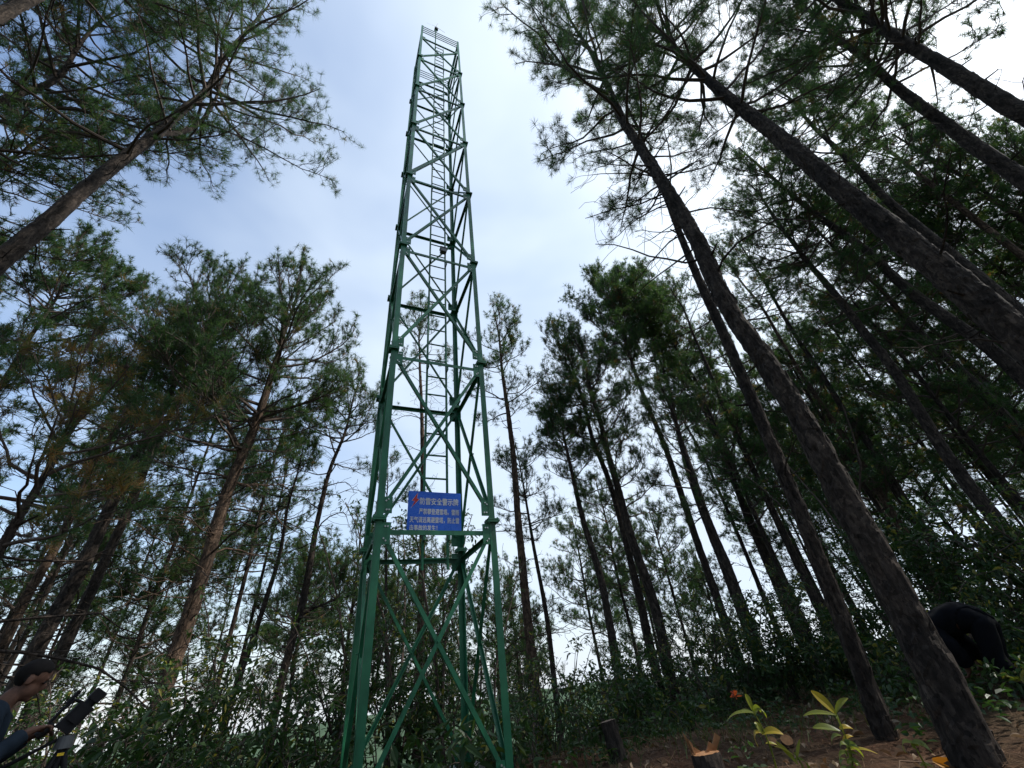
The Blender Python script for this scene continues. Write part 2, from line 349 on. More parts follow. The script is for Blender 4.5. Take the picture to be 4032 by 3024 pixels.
def build_tower():
    base = np.array([TC[0], TC[1], float(ground(*TC))])
    t = thing('lattice_tower', 'tall green painted steel lattice lightning tower standing in the forest clearing', 'tower', base)
    def part(name, G, mat=M['green'], parent=None, off=None):
        return obj(name, G.mesh(name, base if off is None else off), mat, parent or t)
    zb = 0.2
    ztop = lev(7.33)
    LW = 0.080
    for k in range(4):
        a, b = CORN[k]; u = -a * TD; v = -b * TN
        G = Geo()
        cuts = [zb] + [lev(i) for i in range(7)] + [ztop]
        for i in range(len(cuts) - 1):
            p0, p1 = corner(k, cuts[i] + (0.012 if i else 0)), corner(k, cuts[i + 1] - 0.012 if i < 7 else ztop)
            w = LW if i < 7 else LW * 0.9
            angle_bar(G, p0, p1, u, v, w if cuts[i] < lev(6) else w, 0.011)
        leg = part('leg', G)
        for i in range(7):                                   # flange pair where two leg lengths bolt together
            F = Geo(); c = corner(k, lev(i)) + (u + v) * 0.034
            for dz in (-0.013, 0.013): box(F, c + UP * dz, TD * 0.076, TN * 0.076, UP * 0.0105)
            for sa in (-1, 1):
                for sb in (-1, 1):
                    q = c + TD * sa * 0.058 + TN * sb * 0.058
                    tubes(F, [[q - UP * 0.04, q + UP * 0.04]], [[0.010, 0.010]], 6, cap=True)
            part('flange', F, parent=leg)
        Fb = Geo(); box(Fb, corner(k, 0.42) + (u + v) * 0.03, TD * 0.17, TN * 0.17, UP * 0.22)
        part('footing', Fb, M['concrete'])
    # faces
    for k in range(4):
        for i in range(-1, 7):
            zlo = lev(i) if i >= 0 else zb + 0.35
            zhi = lev(i + 1) if i < 6 else lev(6.86)
            A0, B0 = corner(k, 0), corner(k + 1, 0)
            d = unit(B0 - A0); nin = np.cross(UP, d)          # points into the tower
            L = np.linalg.norm(B0 - A0)
            zt, zl = zhi - 0.19, zlo + 0.20
            # horizontal just below the flange
            G = Geo(); zh = zhi - 0.125
            angle_bar(G, A0 + UP * zh + d * 0.10 + nin * 0.014, B0 + UP * zh - d * 0.10 + nin * 0.014, -UP, nin, 0.056, 0.006)
            part('horizontal_beam', G)
            for s in (0, 1):
                P, Q_ = (A0 + d * 0.10 + UP * zl, B0 - d * 0.10 + UP * zt) if s else (A0 + d * 0.10 + UP * zt, B0 - d * 0.10 + UP * zl)
                e = unit(Q_ - P); side = np.cross(e, nin)
                o = nin * (0.014 if s else 0.024)
                G = Geo(); angle_bar(G, P + o - side * 0.022, Q_ + o - side * 0.022, side, nin, 0.044, 0.006)
                if s:
                    mid = (P + Q_) / 2 - nin * 0.0
                    tubes(G, [[mid - nin * 0.012, mid + nin * 0.05]], [[0.011, 0.011]], 6, cap=True)
                part('diagonal_brace', G)
            # gusset plates with bolts, at both ends, top and bottom of the panel
            for E, sgn in ((A0, 1), (B0, -1)):
                for zc, hh in ((zhi - 0.165, 0.125), (zlo + 0.165, 0.10)):
                    G = Geo(); c = E + d * sgn * 0.10 + UP * zc + nin * 0.0085
                    box(G, c, d * 0.075, nin * 0.004, UP * hh)
                    g = part('gusset_plate', G)
                    Bt = Geo()
                    for dx, dz in ((0.03, 0.075), (0.06, 0.075), (0.02, -0.06), (0.045, -0.085)):
                        q = E + d * sgn * (0.10 + dx - 0.02) + UP * (zc + dz * (1 if zc > (zlo + zhi) / 2 else -1) * hh / 0.125) + nin * 0.004
                        tubes(Bt, [[q - nin * 0.012, q]], [[0.0105, 0.0095]], 6, cap=True)
                    part('bolts', Bt, M['bolt'], g)
        # guard rail round the top
        for f in (7.325, 7.24, 7.155, 7.07):
            a_, b_ = corner(k, lev(f)), corner(k + 1, lev(f))
            nin = np.cross(UP, unit(b_ - a_))
            G = Geo(); tubes(G, [[a_ + nin * 0.03, b_ + nin * 0.03]], [[0.013, 0.013]], 8, cap=True); part('guard_rail', G)
    # ladder hung behind the near face
    A0 = corner(0, 0); nin = np.cross(UP, TD)
    off = nin * 0.12
    ul, ur = 0.389 * FW, 0.595 * FW
    z0, z1 = 2.55, lev(6.83)
    lad = bpy.data.objects.new('ladder', None); C.objects.link(lad); lad.parent = t; lad.empty_display_size = .1
    for u_ in (ul, ur):
        G = Geo(); p = A0 + TD * u_ + off; tubes(G, [[p + UP * z0, p + UP * z1]], [[0.017, 0.017]], 8, cap=True); part('stringer', G, parent=lad)
    z = z0 + 0.12
    while z < z1 - 0.05:
        a_ = A0 + TD * ul + off + UP * z; b_ = A0 + TD * ur + off + UP * z
        R = Geo(); tubes(R, [[a_, b_]], [[0.0125, 0.0125]], 6, cap=True); part('rung', R, parent=lad); z += 0.335
    for i in range(7):
        for u_ in (ul, ur):
            Bk = Geo(); box(Bk, A0 + TD * u_ + nin * 0.068 + UP * (lev(i) - 0.19), TD * 0.012, nin * 0.05, UP * 0.045)
            part('ladder_bracket', Bk, parent=lad)
    # small grey box on the ladder
    G = Geo(); c = A0 + TD * (ur - 0.055) + nin * 0.05 + UP * lev(2.075)
    box(G, c, TD * 0.06, nin * 0.045, UP * 0.055); box(G, c + UP * 0.06, TD * 0.07, nin * 0.055, UP * 0.006)
    part('junction_box', G, M['grey'])
    # mast with three white blades
    G = Geo(); p = A0 + TD * ul + nin * 0.12
    tubes(G, [[p + UP * (lev(6.7)), p + UP * lev(7.6)]], [[0.024, 0.02]], 10, cap=True)
    mast = part('mast', G)
    H = Geo(); hc = p + UP * lev(7.63)
    box(H, hc, TD * 0.05, nin * 0.06, UP * 0.08); box(H, hc + TD * 0.065 - nin * 0.02 - UP * 0.05, TD * 0.02, nin * 0.03, UP * 0.09)
    part('hub', H, M['dark_plastic'], mast)
    for ang, ln in ((84, 0.55), (196, 0.40), (325, 0.45)):
        a_ = math.radians(ang); dr = TD * math.cos(a_) + UP * math.sin(a_); pr = np.cross(dr, nin)
        q0, q1 = hc + dr * 0.05 - nin * 0.07 + UP * 0.07, hc + dr * ln - nin * 0.07 + UP * 0.07
        Bl = Geo()
        Bl.add(np.array([q0 - pr * .022, q0 + pr * .022, q1 + pr * .010, q1 - pr * .014, q0 - pr * .022 + nin * .008, q0 + pr * .022 + nin * .002, q1 + pr * .010 + nin * .003, q1 - pr * .014 + nin * .006]),
               Q=np.array([(0, 1, 2, 3), (7, 6, 5, 4), (0, 4, 5, 1), (1, 5, 6, 2), (2, 6, 7, 3), (3, 7, 4, 0)]))
        part('blade', Bl, M['white'], mast)
    return base
M['concrete'] = plain('concrete', (0.32, 0.31, 0.29), 0.9, bmp=0.01)
M['dark_plastic'] = plain('dark_plastic', (0.010, 0.010, 0.012), 0.6, spec=.2)
TBASE = build_tower()

# ------------------------------------------------------------------ blue warning sign
def sign_mat():
    m, t, b = new_mat('blue_sign_face')
    n = noise(t, 3, 5); n2 = noise(t, 40, 5, 0.7)
    t.links.new(ramp(t, n.outputs['Fac'], [(0.3, (0.004, 0.075, 0.46)), (0.7, (0.008, 0.12, 0.62))]), b.inputs['Base Color'])
    t.links.new(ramp(t, n2.outputs['Fac'], [(0.35, (0.22,) * 3), (0.7, (0.42,) * 3)]), b.inputs['Roughness'])
    return m
def build_sign():
    A0 = corner(0, 0); nin = np.cross(UP, TD)
    w, h = 0.672, 0.50
    zb = 2.957
    O = A0 + TD * (0.243 * FW) + nin * 0.030 + UP * zb            # lower left corner of the face
    rot = Matrix([[TD[0], 0, nin[0]], [TD[1], 0, nin[1]], [0, 1, 0]])   # local x along face, y up, z inward
    s = thing('warning_sign', 'blue lightning safety warning sign fixed to the lowest crossbeam of the green tower', 'sign', O)
    tilt = Matrix.Rotation(math.radians(-0.6), 4, 'Z')
    s.matrix_world = Matrix.Translation(Vector(O)) @ rot.to_4x4() @ tilt
    G = Geo(); n = 10
    V = []; Q = []
    for f in (0.0, 0.003):
        for j in range(n + 1):
            for i in range(n + 1):
                u, v = i / n, j / n
                V.append((u * w, v * h, f + 0.004 * math.sin(3.1 * u) * math.sin(2.6 * v)))
    m1 = (n + 1) ** 2
    for j in range(n):
        for i in range(n):
            a = j * (n + 1) + i
            Q.append((a + n + 1, a + n + 2, a + 1, a)); Q.append((m1 + a, m1 + a + 1, m1 + a + n + 2, m1 + a + n + 1))
    for i in range(n):
        for a, b in ((i, i + 1), (n * (n + 1) + i + 1, n * (n + 1) + i), ((i + 1) * (n + 1), i * (n + 1)), (i * (n + 1) + n, (i + 1) * (n + 1) + n)):
            Q.append((a, b, m1 + b, m1 + a))
    G.add(np.array(V), Q=np.array(Q))
    obj('panel', G.mesh('panel', smooth=False), sign_mat(), s)
    mw = plain('white_lettering', (0.62, 0.62, 0.60), 0.5, var=0.08, scale=30)
    mred = plain('red_emblem', (0.45, 0.012, 0.015), 0.45, var=0.1)
    dg = bpy.context.evaluated_depsgraph_get
    def text(body, u0, u1, v0, v1, bold):
        cu = bpy.data.curves.new('lettering', 'FONT'); cu.body = body; cu.size = 0.1; cu.extrude = 0.0004; cu.resolution_u = 3
        o = bpy.data.objects.new('lettering_curve', cu); C.objects.link(o)
        bpy.context.view_layer.update()
        me = bpy.data.meshes.new_from_object(o.evaluated_get(dg()))
        bpy.data.objects.remove(o)
        co = np.empty(len(me.vertices) * 3, np.float32); me.vertices.foreach_get('co', co); co = co.reshape(-1, 3)
        mn, mxx = co.min(0), co.max(0)
        x = u0 * w + (co[:, 0] - mn[0]) / (mxx[0] - mn[0]) * (u1 - u0) * w
        y = h * (1 - v1) + (co[:, 1] - mn[1]) / (mxx[1] - mn[1]) * (v1 - v0) * h
        z = -0.0016 + co[:, 2] + 0.004 * np.sin(3.1 * x / w) * np.sin(2.6 * y / h)
        me.vertices.foreach_set('co', np.stack([x, y, z], -1).astype(np.float32).ravel()); me.update()
        bm = bmesh.new(); bm.from_mesh(me); vv = bm.verts[:]                 # heavier strokes: the same glyphs again, a hair aside
        for dx, dy, dz in ((bold, 0, -.0003), (0, bold, -.0006), (bold, bold, -.0009)):
            g_ = bmesh.ops.duplicate(bm, geom=bm.verts[:len(vv)] + [f for f in bm.faces if max(v.index for v in f.verts) < len(vv) and min(v.index for v in f.verts) >= 0])
            for e in g_['geom']:
                if isinstance(e, bmesh.types.BMVert): e.co.x += dx; e.co.y += dy; e.co.z += dz
            bm.verts.index_update(); bm.verts.ensure_lookup_table()
        bm.to_mesh(me); bm.free()
        me.materials.clear(); obj('lettering', me, mw, s)
    text('防雷安全警示牌', 0.215, 0.945, 0.155, 0.335, 0.0016)
    text('严禁攀登避雷塔。雷雨', 0.205, 0.955, 0.43, 0.575, 0.0011)
    text('天气请远离避雷塔，防止雷', 0.045, 0.955, 0.635, 0.785, 0.0011)
    text('击事故的发生！', 0.045, 0.545, 0.835, 0.965, 0.0011)
    bolt = np.array([(0.78, 1.0), (0.05, 0.46), (0.42, 0.44), (0.0, 0.0), (1.0, 0.58), (0.66, 0.62)])
    def poly(pts, z, name, mat):
        k = len(pts); me = bpy.data.meshes.new(name)
        x = (0.065 + pts[:, 0] * 0.135) * w; y = h * (1 - (0.045 + (1 - pts[:, 1]) * 0.375))
        zz = z + 0.004 * np.sin(3.1 * x / w) * np.sin(2.6 * y / h)
        me.from_pydata([(a, b, c) for a, b, c in zip(x, y, zz)] + [(a, b, c - 0.0005) for a, b, c in zip(x, y, zz)], [],
                       [list(range(k)), list(range(2 * k - 1, k - 1, -1))] + [(i, (i + 1) % k, k + (i + 1) % k, k + i) for i in range(k)])
        return obj(name, me, mat, s)
    c = bolt.mean(0)
    poly(c + (bolt - c) * np.array([1.16, 1.08]), -0.0010, 'lightning_emblem_edge', mw)
    poly(bolt, -0.0020, 'lightning_emblem', mred)
build_sign()

# ------------------------------------------------------------------ pine trees
def sample_paths(P, idx, s):
    """points and tangents on polylines P[idx] at parameter s"""
    K = P.shape[1]; f = np.clip(s, 0, 1) * (K - 1); i = np.minimum(f.astype(int), K - 2); w = (f - i)[:, None]
    a, b = P[idx, i], P[idx, i + 1]
    return a * (1 - w) + b * w, unit(b - a)
def curved(rng, base, az, e0, e1, L, K, wander=0.12):
    n = len(base); s = np.linspace(0, 1, K - 1)[None, :]
    e = e0[:, None] + (e1 - e0)[:, None] * s + rng.normal(0, wander, (n, K - 1))
    a = az[:, None] + np.cumsum(rng.normal(0, wander, (n, K - 1)), 1)
    d = np.stack([np.cos(e) * np.sin(a), np.cos(e) * np.cos(a), np.sin(e)], -1)
    P = np.concatenate([np.zeros((n, 1, 3)), np.cumsum(d * (L / (K - 1))[:, None, None], 1)], 1)
    return base[:, None, :] + P
def needles(G, rng, p, d, n, length, w, tint, spread=0.95, droop=0.14, along=0.14, bend=False):
    T = len(p)
    p = np.repeat(p, n, 0); d = np.repeat(d, n, 0); tint = np.repeat(tint, n)
    v = unit(d * np.repeat(rng.uniform(0.25, 1.1, T), n)[:, None] + spread * unit(rng.standard_normal(d.shape)))
    sz = np.repeat(rng.uniform(0.55, 1.3, T), n); L = (length * sz * rng.uniform(0.7, 1.15, len(p)))[:, None]
    b = p - d * rng.uniform(-0.02, along, len(p))[:, None]
    side = unit(np.cross(v, rng.standard_normal(v.shape))) * w
    tip = b + v * L + np.array([0, 0, -1.0]) * droop * L
    k = np.arange(len(p))
    tint = tint + rng.normal(0, 0.05, len(p))
    if bend:
        mid = b + v * L * 0.55 - np.array([0, 0, 1.0]) * droop * L * 0.15
        V = np.stack([b - side, b + side, mid - side * 0.8, mid + side * 0.8, tip], 1).reshape(-1, 3)
        G.add(V, Q=np.stack([k * 5, k * 5 + 1, k * 5 + 3, k * 5 + 2], -1), F=np.stack([k * 5 + 2, k * 5 + 3, k * 5 + 4], -1), tint=np.repeat(tint, 5))
    else:
        V = np.stack([b - side, b + side, tip], 1).reshape(-1, 3)
        G.add(V, F=np.stack([k * 3, k * 3 + 1, k * 3 + 2], -1), tint=np.repeat(tint, 3))
def trunk_geo(G, rng, pts, rad, sides, step, rough):
    """smooth tapered trunk along pts with plated bark relief"""
    pts = np.asarray(pts, float); rad = np.asarray(rad, float)
    seg = np.r_[0, np.cumsum(np.linalg.norm(np.diff(pts, axis=0), axis=1))]
    s = np.linspace(0, seg[-1], max(6, int(seg[-1] / step)))
    P = np.stack([np.interp(s, seg, pts[:, i]) for i in range(3)], -1)
    k = max(1, min(int(0.8 / step), (len(s) - 2) // 4)); ker = np.ones(2 * k + 1) / (2 * k + 1)
    for i in range(3):
        pad = np.r_[2 * P[0, i] - P[k:0:-1, i], P[:, i], 2 * P[-1, i] - P[-2:-k - 2:-1, i]]
        P[:, i] = np.convolve(pad, ker, 'valid')
    R = np.interp(s, seg, rad)
    K = len(s)
    T = unit(np.gradient(P, axis=0)); A = unit(np.cross(T, np.array([0, 1.0, 0.02]))); B = np.cross(T, A)
    th = np.arange(sides) * 2 * math.pi / sides
    # plate relief: blocky noise, long along the trunk
    rel = np.zeros((K, sides))
    for (ls, na_, am) in ((0.22, sides // 3 + 1, 1.0), (0.10, sides // 2 + 1, 0.7), (0.9, 5, 0.8)):
        nr = max(2, int(seg[-1] / ls)); g = rng.standard_normal((nr + 2, na_))
        ii = np.clip((s / seg[-1] * nr)[:, None] + 0.45 * np.sin(th * 3 + rng.uniform(0, 6))[None, :], 0, nr).astype(int)
        jj = (np.arange(sides) * na_ // sides)[None, :]
        rel += am * g[ii, np.broadcast_to(jj, (K, sides))]
    RR = R[:, None] * (1 + rough * rel)
    V = P[:, None, :] + RR[..., None] * (np.cos(th)[:, None] * A[:, None, :] + np.sin(th)[:, None] * B[:, None, :])
    i = np.arange(K - 1)[:, None] * sides; j = np.arange(sides)[None, :]; j2 = (j + 1) % sides
    G.add(V.reshape(-1, 3), Q=np.stack([i + j, i + j2, i + sides + j2, i + sides + j], -1).reshape(-1, 4))
    return P, R, s
def pine(name, label, group, base, pts, r0, rtop, crown, Lmax, nb, seed, dist, bark='bark', limbs=(), dead=10, dead_from=0.25, brown=0.04,
         dens=1.0, flat=0.5, deadL=1.3, aim=None, e_low=0.05, pale=False, t0=0.22):
    """pts: trunk polyline from the ground up (world); crown: height at which living branches begin"""
    rng = np.random.default_rng(seed)
    pts = np.asarray(pts, float); base = np.asarray(base, float)
    t = thing(name, label, 'tree', base, group=group)
    H = pts[-1, 2] - pts[0, 2]
    hz = (pts[:, 2] - pts[0, 2]) / H
    rad = rtop + (r0 * 0.92 - rtop) * (1 - hz ** 1.7)
    rad = rad * (1 + 0.28 * np.exp(-(pts[:, 2] - pts[0, 2]) / 0.25))
    near = dist < 9
    G = Geo()
    P, R, s = trunk_geo(G, rng, pts, rad, 40 if near else (16 if dist < 17 else 10), 0.035 if near else (0.1 if dist < 17 else 0.2), 0.045 if near else 0.03)
    axes = [(P, R)]
    if dist < 16:                                            # loose bark plates and broken branch stubs
        n = int((230 if near else 90) * H / 4); k = rng.integers(1, len(P) - 1, n); T_ = unit(P[k] - P[k - 1]); a = rng.uniform(0, 6.28, n)
        A_ = unit(np.cross(T_, np.array([0, 1.0, .02]))); B_ = np.cross(T_, A_); o_ = np.cos(a)[:, None] * A_ + np.sin(a)[:, None] * B_; q_ = np.cross(T_, o_)
        c_ = P[k] + T_ * rng.uniform(-.05, .05, n)[:, None] + o_ * (R[k] * rng.uniform(1.0, 1.05, n) + .002)[:, None]
        hl = rng.uniform(.02, .065, n)[:, None]; hw = (R[k] * rng.uniform(.1, .26, n))[:, None]; lift = rng.uniform(.0, .012, n)[:, None]; th_ = .008
        top_, bot_ = c_ + T_ * hl + o_ * lift, c_ - T_ * hl - o_ * .004
        cur = -o_ * hw * .25
        V = np.stack([bot_ - q_ * hw * .8 + cur, bot_ + q_ * hw * .7 + cur, top_ + q_ * hw + cur, top_ - q_ * hw * .9 + cur,
                      bot_ - q_ * hw * .8 + cur - o_ * th_, bot_ + q_ * hw * .7 + cur - o_ * th_, top_ + q_ * hw + cur - o_ * (th_ + lift), top_ - q_ * hw * .9 + cur - o_ * (th_ + lift)], 1).reshape(-1, 3)
        i8 = np.arange(n)[:, None] * 8
        G.add(V, Q=np.concatenate([i8 + np.array(f_) for f_ in ((0, 1, 2, 3), (0, 4, 5, 1), (1, 5, 6, 2), (2, 6, 7, 3), (3, 7, 4, 0))]))
        n = int(H * 1.1); k = rng.integers(len(P) // 6, len(P) - 2, n); a = rng.uniform(0, 6.28, n)
        d_ = np.stack([np.sin(a), np.cos(a), rng.uniform(-.1, .5, n)], -1); L_ = rng.uniform(.08, .28, n)[:, None]
        f3 = np.linspace(.6, 1, 3)[None, :, None]; st_ = P[k][:, None, :] + d_[:, None, :] * (R[k][:, None, None] * .8 + L_[:, None, :] * np.linspace(0, 1, 3)[None, :, None])
        tubes(G, st_, np.repeat(rng.uniform(.008, .02, n)[:, None], 3, 1) * np.array([1.3, 1, .7]), 6)
    for lp in limbs:
        lp = np.asarray(lp, float); lr = np.linspace(r0 * 0.38, rtop, len(lp))
        axes.append(trunk_geo(G, rng, lp, lr, 18 if near else 12, 0.06 if near else 0.1, 0.03)[:2])
    # ---- living limbs
    wood, crn = Geo(), Geo()
    nb_ax = [nb] + [max(6, nb // 3)] * (len(axes) - 1)
    B0, AZ, SS, ZZ, RR = [], [], [], [], []
    for (PP, RA), n in zip(axes, nb_ax):
        zt = PP[-1, 2]; zc = crown if PP is P else PP[0, 2] + 0.3
        zc = min(zc, zt - 0.8)
        u = np.sort(rng.uniform(0, 1, n)) ** 0.9; z = zc + (zt - zc) * u
        z = np.minimum(z, zt - 0.05)
        o = np.argsort(PP[:, 2]); zs = PP[o, 2]
        B0.append(np.stack([np.interp(z, zs, PP[o, i]) for i in range(3)], -1)); RR.append(np.interp(z, zs, RA[o]))
        SS.append(u); AZ.append(np.arange(n) * 2.4 + rng.uniform(0, 6.3) + rng.normal(0, 0.5, n))
    b0 = np.concatenate(B0); az = np.concatenate(AZ); u = np.concatenate(SS); rr = np.concatenate(RR)
    if aim is not None:                                     # some crowns grow to one side, towards the light
        k = rng.uniform(0, 1, len(az)) < aim[1]
        az = np.where(k, aim[0] + rng.normal(0, 0.6, len(az)), az)
    shape = (0.62 + 0.38 * np.sin(math.pi * np.clip(u * 0.9 + 0.12, 0, 1))) * (1 - 0.45 * u ** 4)
    L1 = Lmax * shape * rng.uniform(0.6, 1.15, len(u))
    e0 = e_low + 0.75 * u + rng.normal(0, 0.15, len(u)); e1 = e0 + rng.uniform(0.1, 0.55, len(u))
    P1 = curved(rng, b0, az, e0, e1, L1, 8, 0.13)
    r1 = np.minimum(0.010 + 0.011 * L1, rr * 0.7)
    tubes(wood, P1, r1[:, None] * np.linspace(1, 0.22, 8)[None, :], 6 if dist < 12 else 5)
    n2 = np.maximum(3, (L1 * 5.0 * dens)).astype(int)
    i2 = np.repeat(np.arange(len(L1)), n2); s2 = rng.uniform(t0, 1.0, len(i2)) ** 0.85
    b2, t2 = sample_paths(P1, i2, s2)
    az2 = np.arctan2(t2[:, 0], t2[:, 1]) + rng.choice([-1, 1], len(i2)) * rng.uniform(0.35, 1.15, len(i2))
    e2 = np.arcsin(np.clip(t2[:, 2], -1, 1)) + rng.normal(0.05, 0.25, len(i2))
    L2 = L1[i2] * rng.uniform(0.16, 0.40, len(i2)) * (1.2 - 0.75 * s2) + 0.12
    P2 = curved(rng, b2, az2, e2, e2 + rng.uniform(0.1, 0.7, len(i2)), L2, 5, 0.2)
    tubes(wood, P2, (0.004 + 0.006 * L2)[:, None] * np.linspace(1, 0.45, 5)[None, :] * (1.0 if dist < 12 else 1.25), 4 if dist < 12 else 3)
    n3 = np.maximum(2, (L2 * 6.6 * dens)).astype(int)
    i3 = np.repeat(np.arange(len(L2)), n3); s3 = rng.uniform(0.3, 1.0, len(i3))
    b3, t3 = sample_paths(P2, i3, s3)
    az3 = np.arctan2(t3[:, 0], t3[:, 1]) + rng.choice([-1, 1], len(i3)) * rng.uniform(0.2, 1.1, len(i3))
    e3 = np.arcsin(np.clip(t3[:, 2], -1, 1)) + rng.normal(0.15, 0.35, len(i3))
    L3 = rng.uniform(0.14, 0.42, len(i3))
    P3 = curved(rng, b3, az3, e3, e3 + rng.uniform(0.1, 0.8, len(i3)), L3, 4, 0.2)
    tubes(wood, P3, np.full((len(i3), 4), 0.0045 if dist < 12 else 0.007), 3)
    # ---- needle tufts at the twig ends
    ends = np.concatenate([P1[:, -1], P2[:, -1], P3[:, -1]])
    dirs = np.concatenate([unit(P1[:, -1] - P1[:, -2]), unit(P2[:, -1] - P2[:, -2]), unit(P3[:, -1] - P3[:, -2])])
    dirs = unit(dirs + np.array([0, 0, 0.25]))
    keep = rng.uniform(0, 1, len(ends)) < 0.93; ends, dirs = ends[keep], dirs[keep]
    tint = np.clip(rng.normal(0.26, 0.13, len(ends)), 0, 0.6)
    br = rng.uniform(0, 1, len(ends)) < brown; tint[br] = rng.uniform(0.66, 0.9, br.sum())
    if dist < 11: needles(crn, rng, ends, dirs, 32, 0.21, 0.0030, tint, bend=True, along=0.08)
    elif dist < 17: needles(crn, rng, ends, dirs, 28, 0.21, 0.0052, tint, along=0.08)
    else: needles(crn, rng, ends, dirs, 20, 0.23, 0.0085, tint, along=0.08)
    k = rng.integers(0, len(P2), max(4, len(P2) // 14)); c0, ct = sample_paths(P2, k, rng.uniform(.4, 1, len(k)))   # cones
    dn = unit(ct * .4 + np.array([0, 0, -.8]) + .3 * rng.standard_normal(ct.shape)); f5 = np.linspace(0, 1, 5)
    tubes(wood, c0[:, None, :] + dn[:, None, :] * (f5 * .085)[None, :, None], np.tile(np.array([.008, .026, .028, .02, .006]), (len(k), 1)), 6)
    obj('branches', wood.mesh('branches', base), M['twig'], t)
    obj('crown', crn.mesh('crown', base), M['needle'], t)
    # ---- bare dead branches under the crown
    if dead:
        D = G; n = dead
        z = pts[0, 2] + (crown - pts[0, 2]) * rng.uniform(dead_from, 1.05, n)
        o = np.argsort(P[:, 2]); bb = np.stack([np.interp(z, P[o, 2], P[o, i]) for i in range(3)], -1)
        az = rng.uniform(0, 6.28, n); Ld = deadL * rng.uniform(0.25, 1.3, n)
        Pd = curved(rng, bb, az, rng.normal(0.05, 0.3, n), rng.normal(0.1, 0.5, n), Ld, 7, 0.16)
        tubes(D, Pd, (0.006 + 0.008 * Ld)[:, None] * np.linspace(1, 0.3, 7)[None, :], 5)
        nn = np.maximum(1, (Ld * 4)).astype(int); ii = np.repeat(np.arange(n), nn); ss = rng.uniform(0.25, 1, len(ii))
        b_, t_ = sample_paths(Pd, ii, ss)
        a_ = np.arctan2(t_[:, 0], t_[:, 1]) + rng.choice([-1, 1], len(ii)) * rng.uniform(0.4, 1.2, len(ii))
        Pe = curved(rng, b_, a_, rng.normal(0, 0.4, len(ii)), rng.normal(-0.1, 0.6, len(ii)), Ld[ii] * rng.uniform(0.15, 0.5, len(ii)), 5, 0.25)
        tubes(D, Pe, np.full((len(ii), 5), 0.0045 if dist < 12 else 0.006), 3)
    obj('trunk', G.mesh('trunk', base, smooth=False), M[bark], t)
    return t
def plane_path(px, D, az_ref=None):
    """a trunk traced in the photo, put into the upright plane through its foot at distance D"""
    a0 = math.atan2(*ray(*px[0])[:2]) if az_ref is None else az_ref
    h = np.array([math.sin(a0), math.cos(a0), 0]); o = []
    for q in px:
        r = ray(*q); o.append(CAMP + r * (D / (r @ h)))
    return np.array(o)
def place(px, D, top=None, seed=0):
    P = plane_path(px, D)
    if top is not None and top > P[-1, 2] + 0.3:
        rng = np.random.default_rng(seed); d = P[-1] - P[0]; k = max(2, int((top - P[-1, 2]) / 1.0))
        lean = d[:2] / max(d[2], 1e-3); zz = np.linspace(P[-1, 2], top, k + 1)[1:]
        ex = np.stack([P[-1, 0] + lean[0] * (zz - P[-1, 2]) + rng.normal(0, 0.07, k), P[-1, 1] + lean[1] * (zz - P[-1, 2]) + rng.normal(0, 0.07, k), zz], -1)
        P = np.concatenate([P, ex])
    o = np.argsort(P[:, 2]); P = P[o]
    g = float(ground(P[0, 0], P[0, 1]))
    if P[0, 2] > g + 0.1:                                  # carry the trunk straight down into the ground
        b = P[0].copy(); b[2] = g - 0.1
        P = np.concatenate([[b], P])
    return P
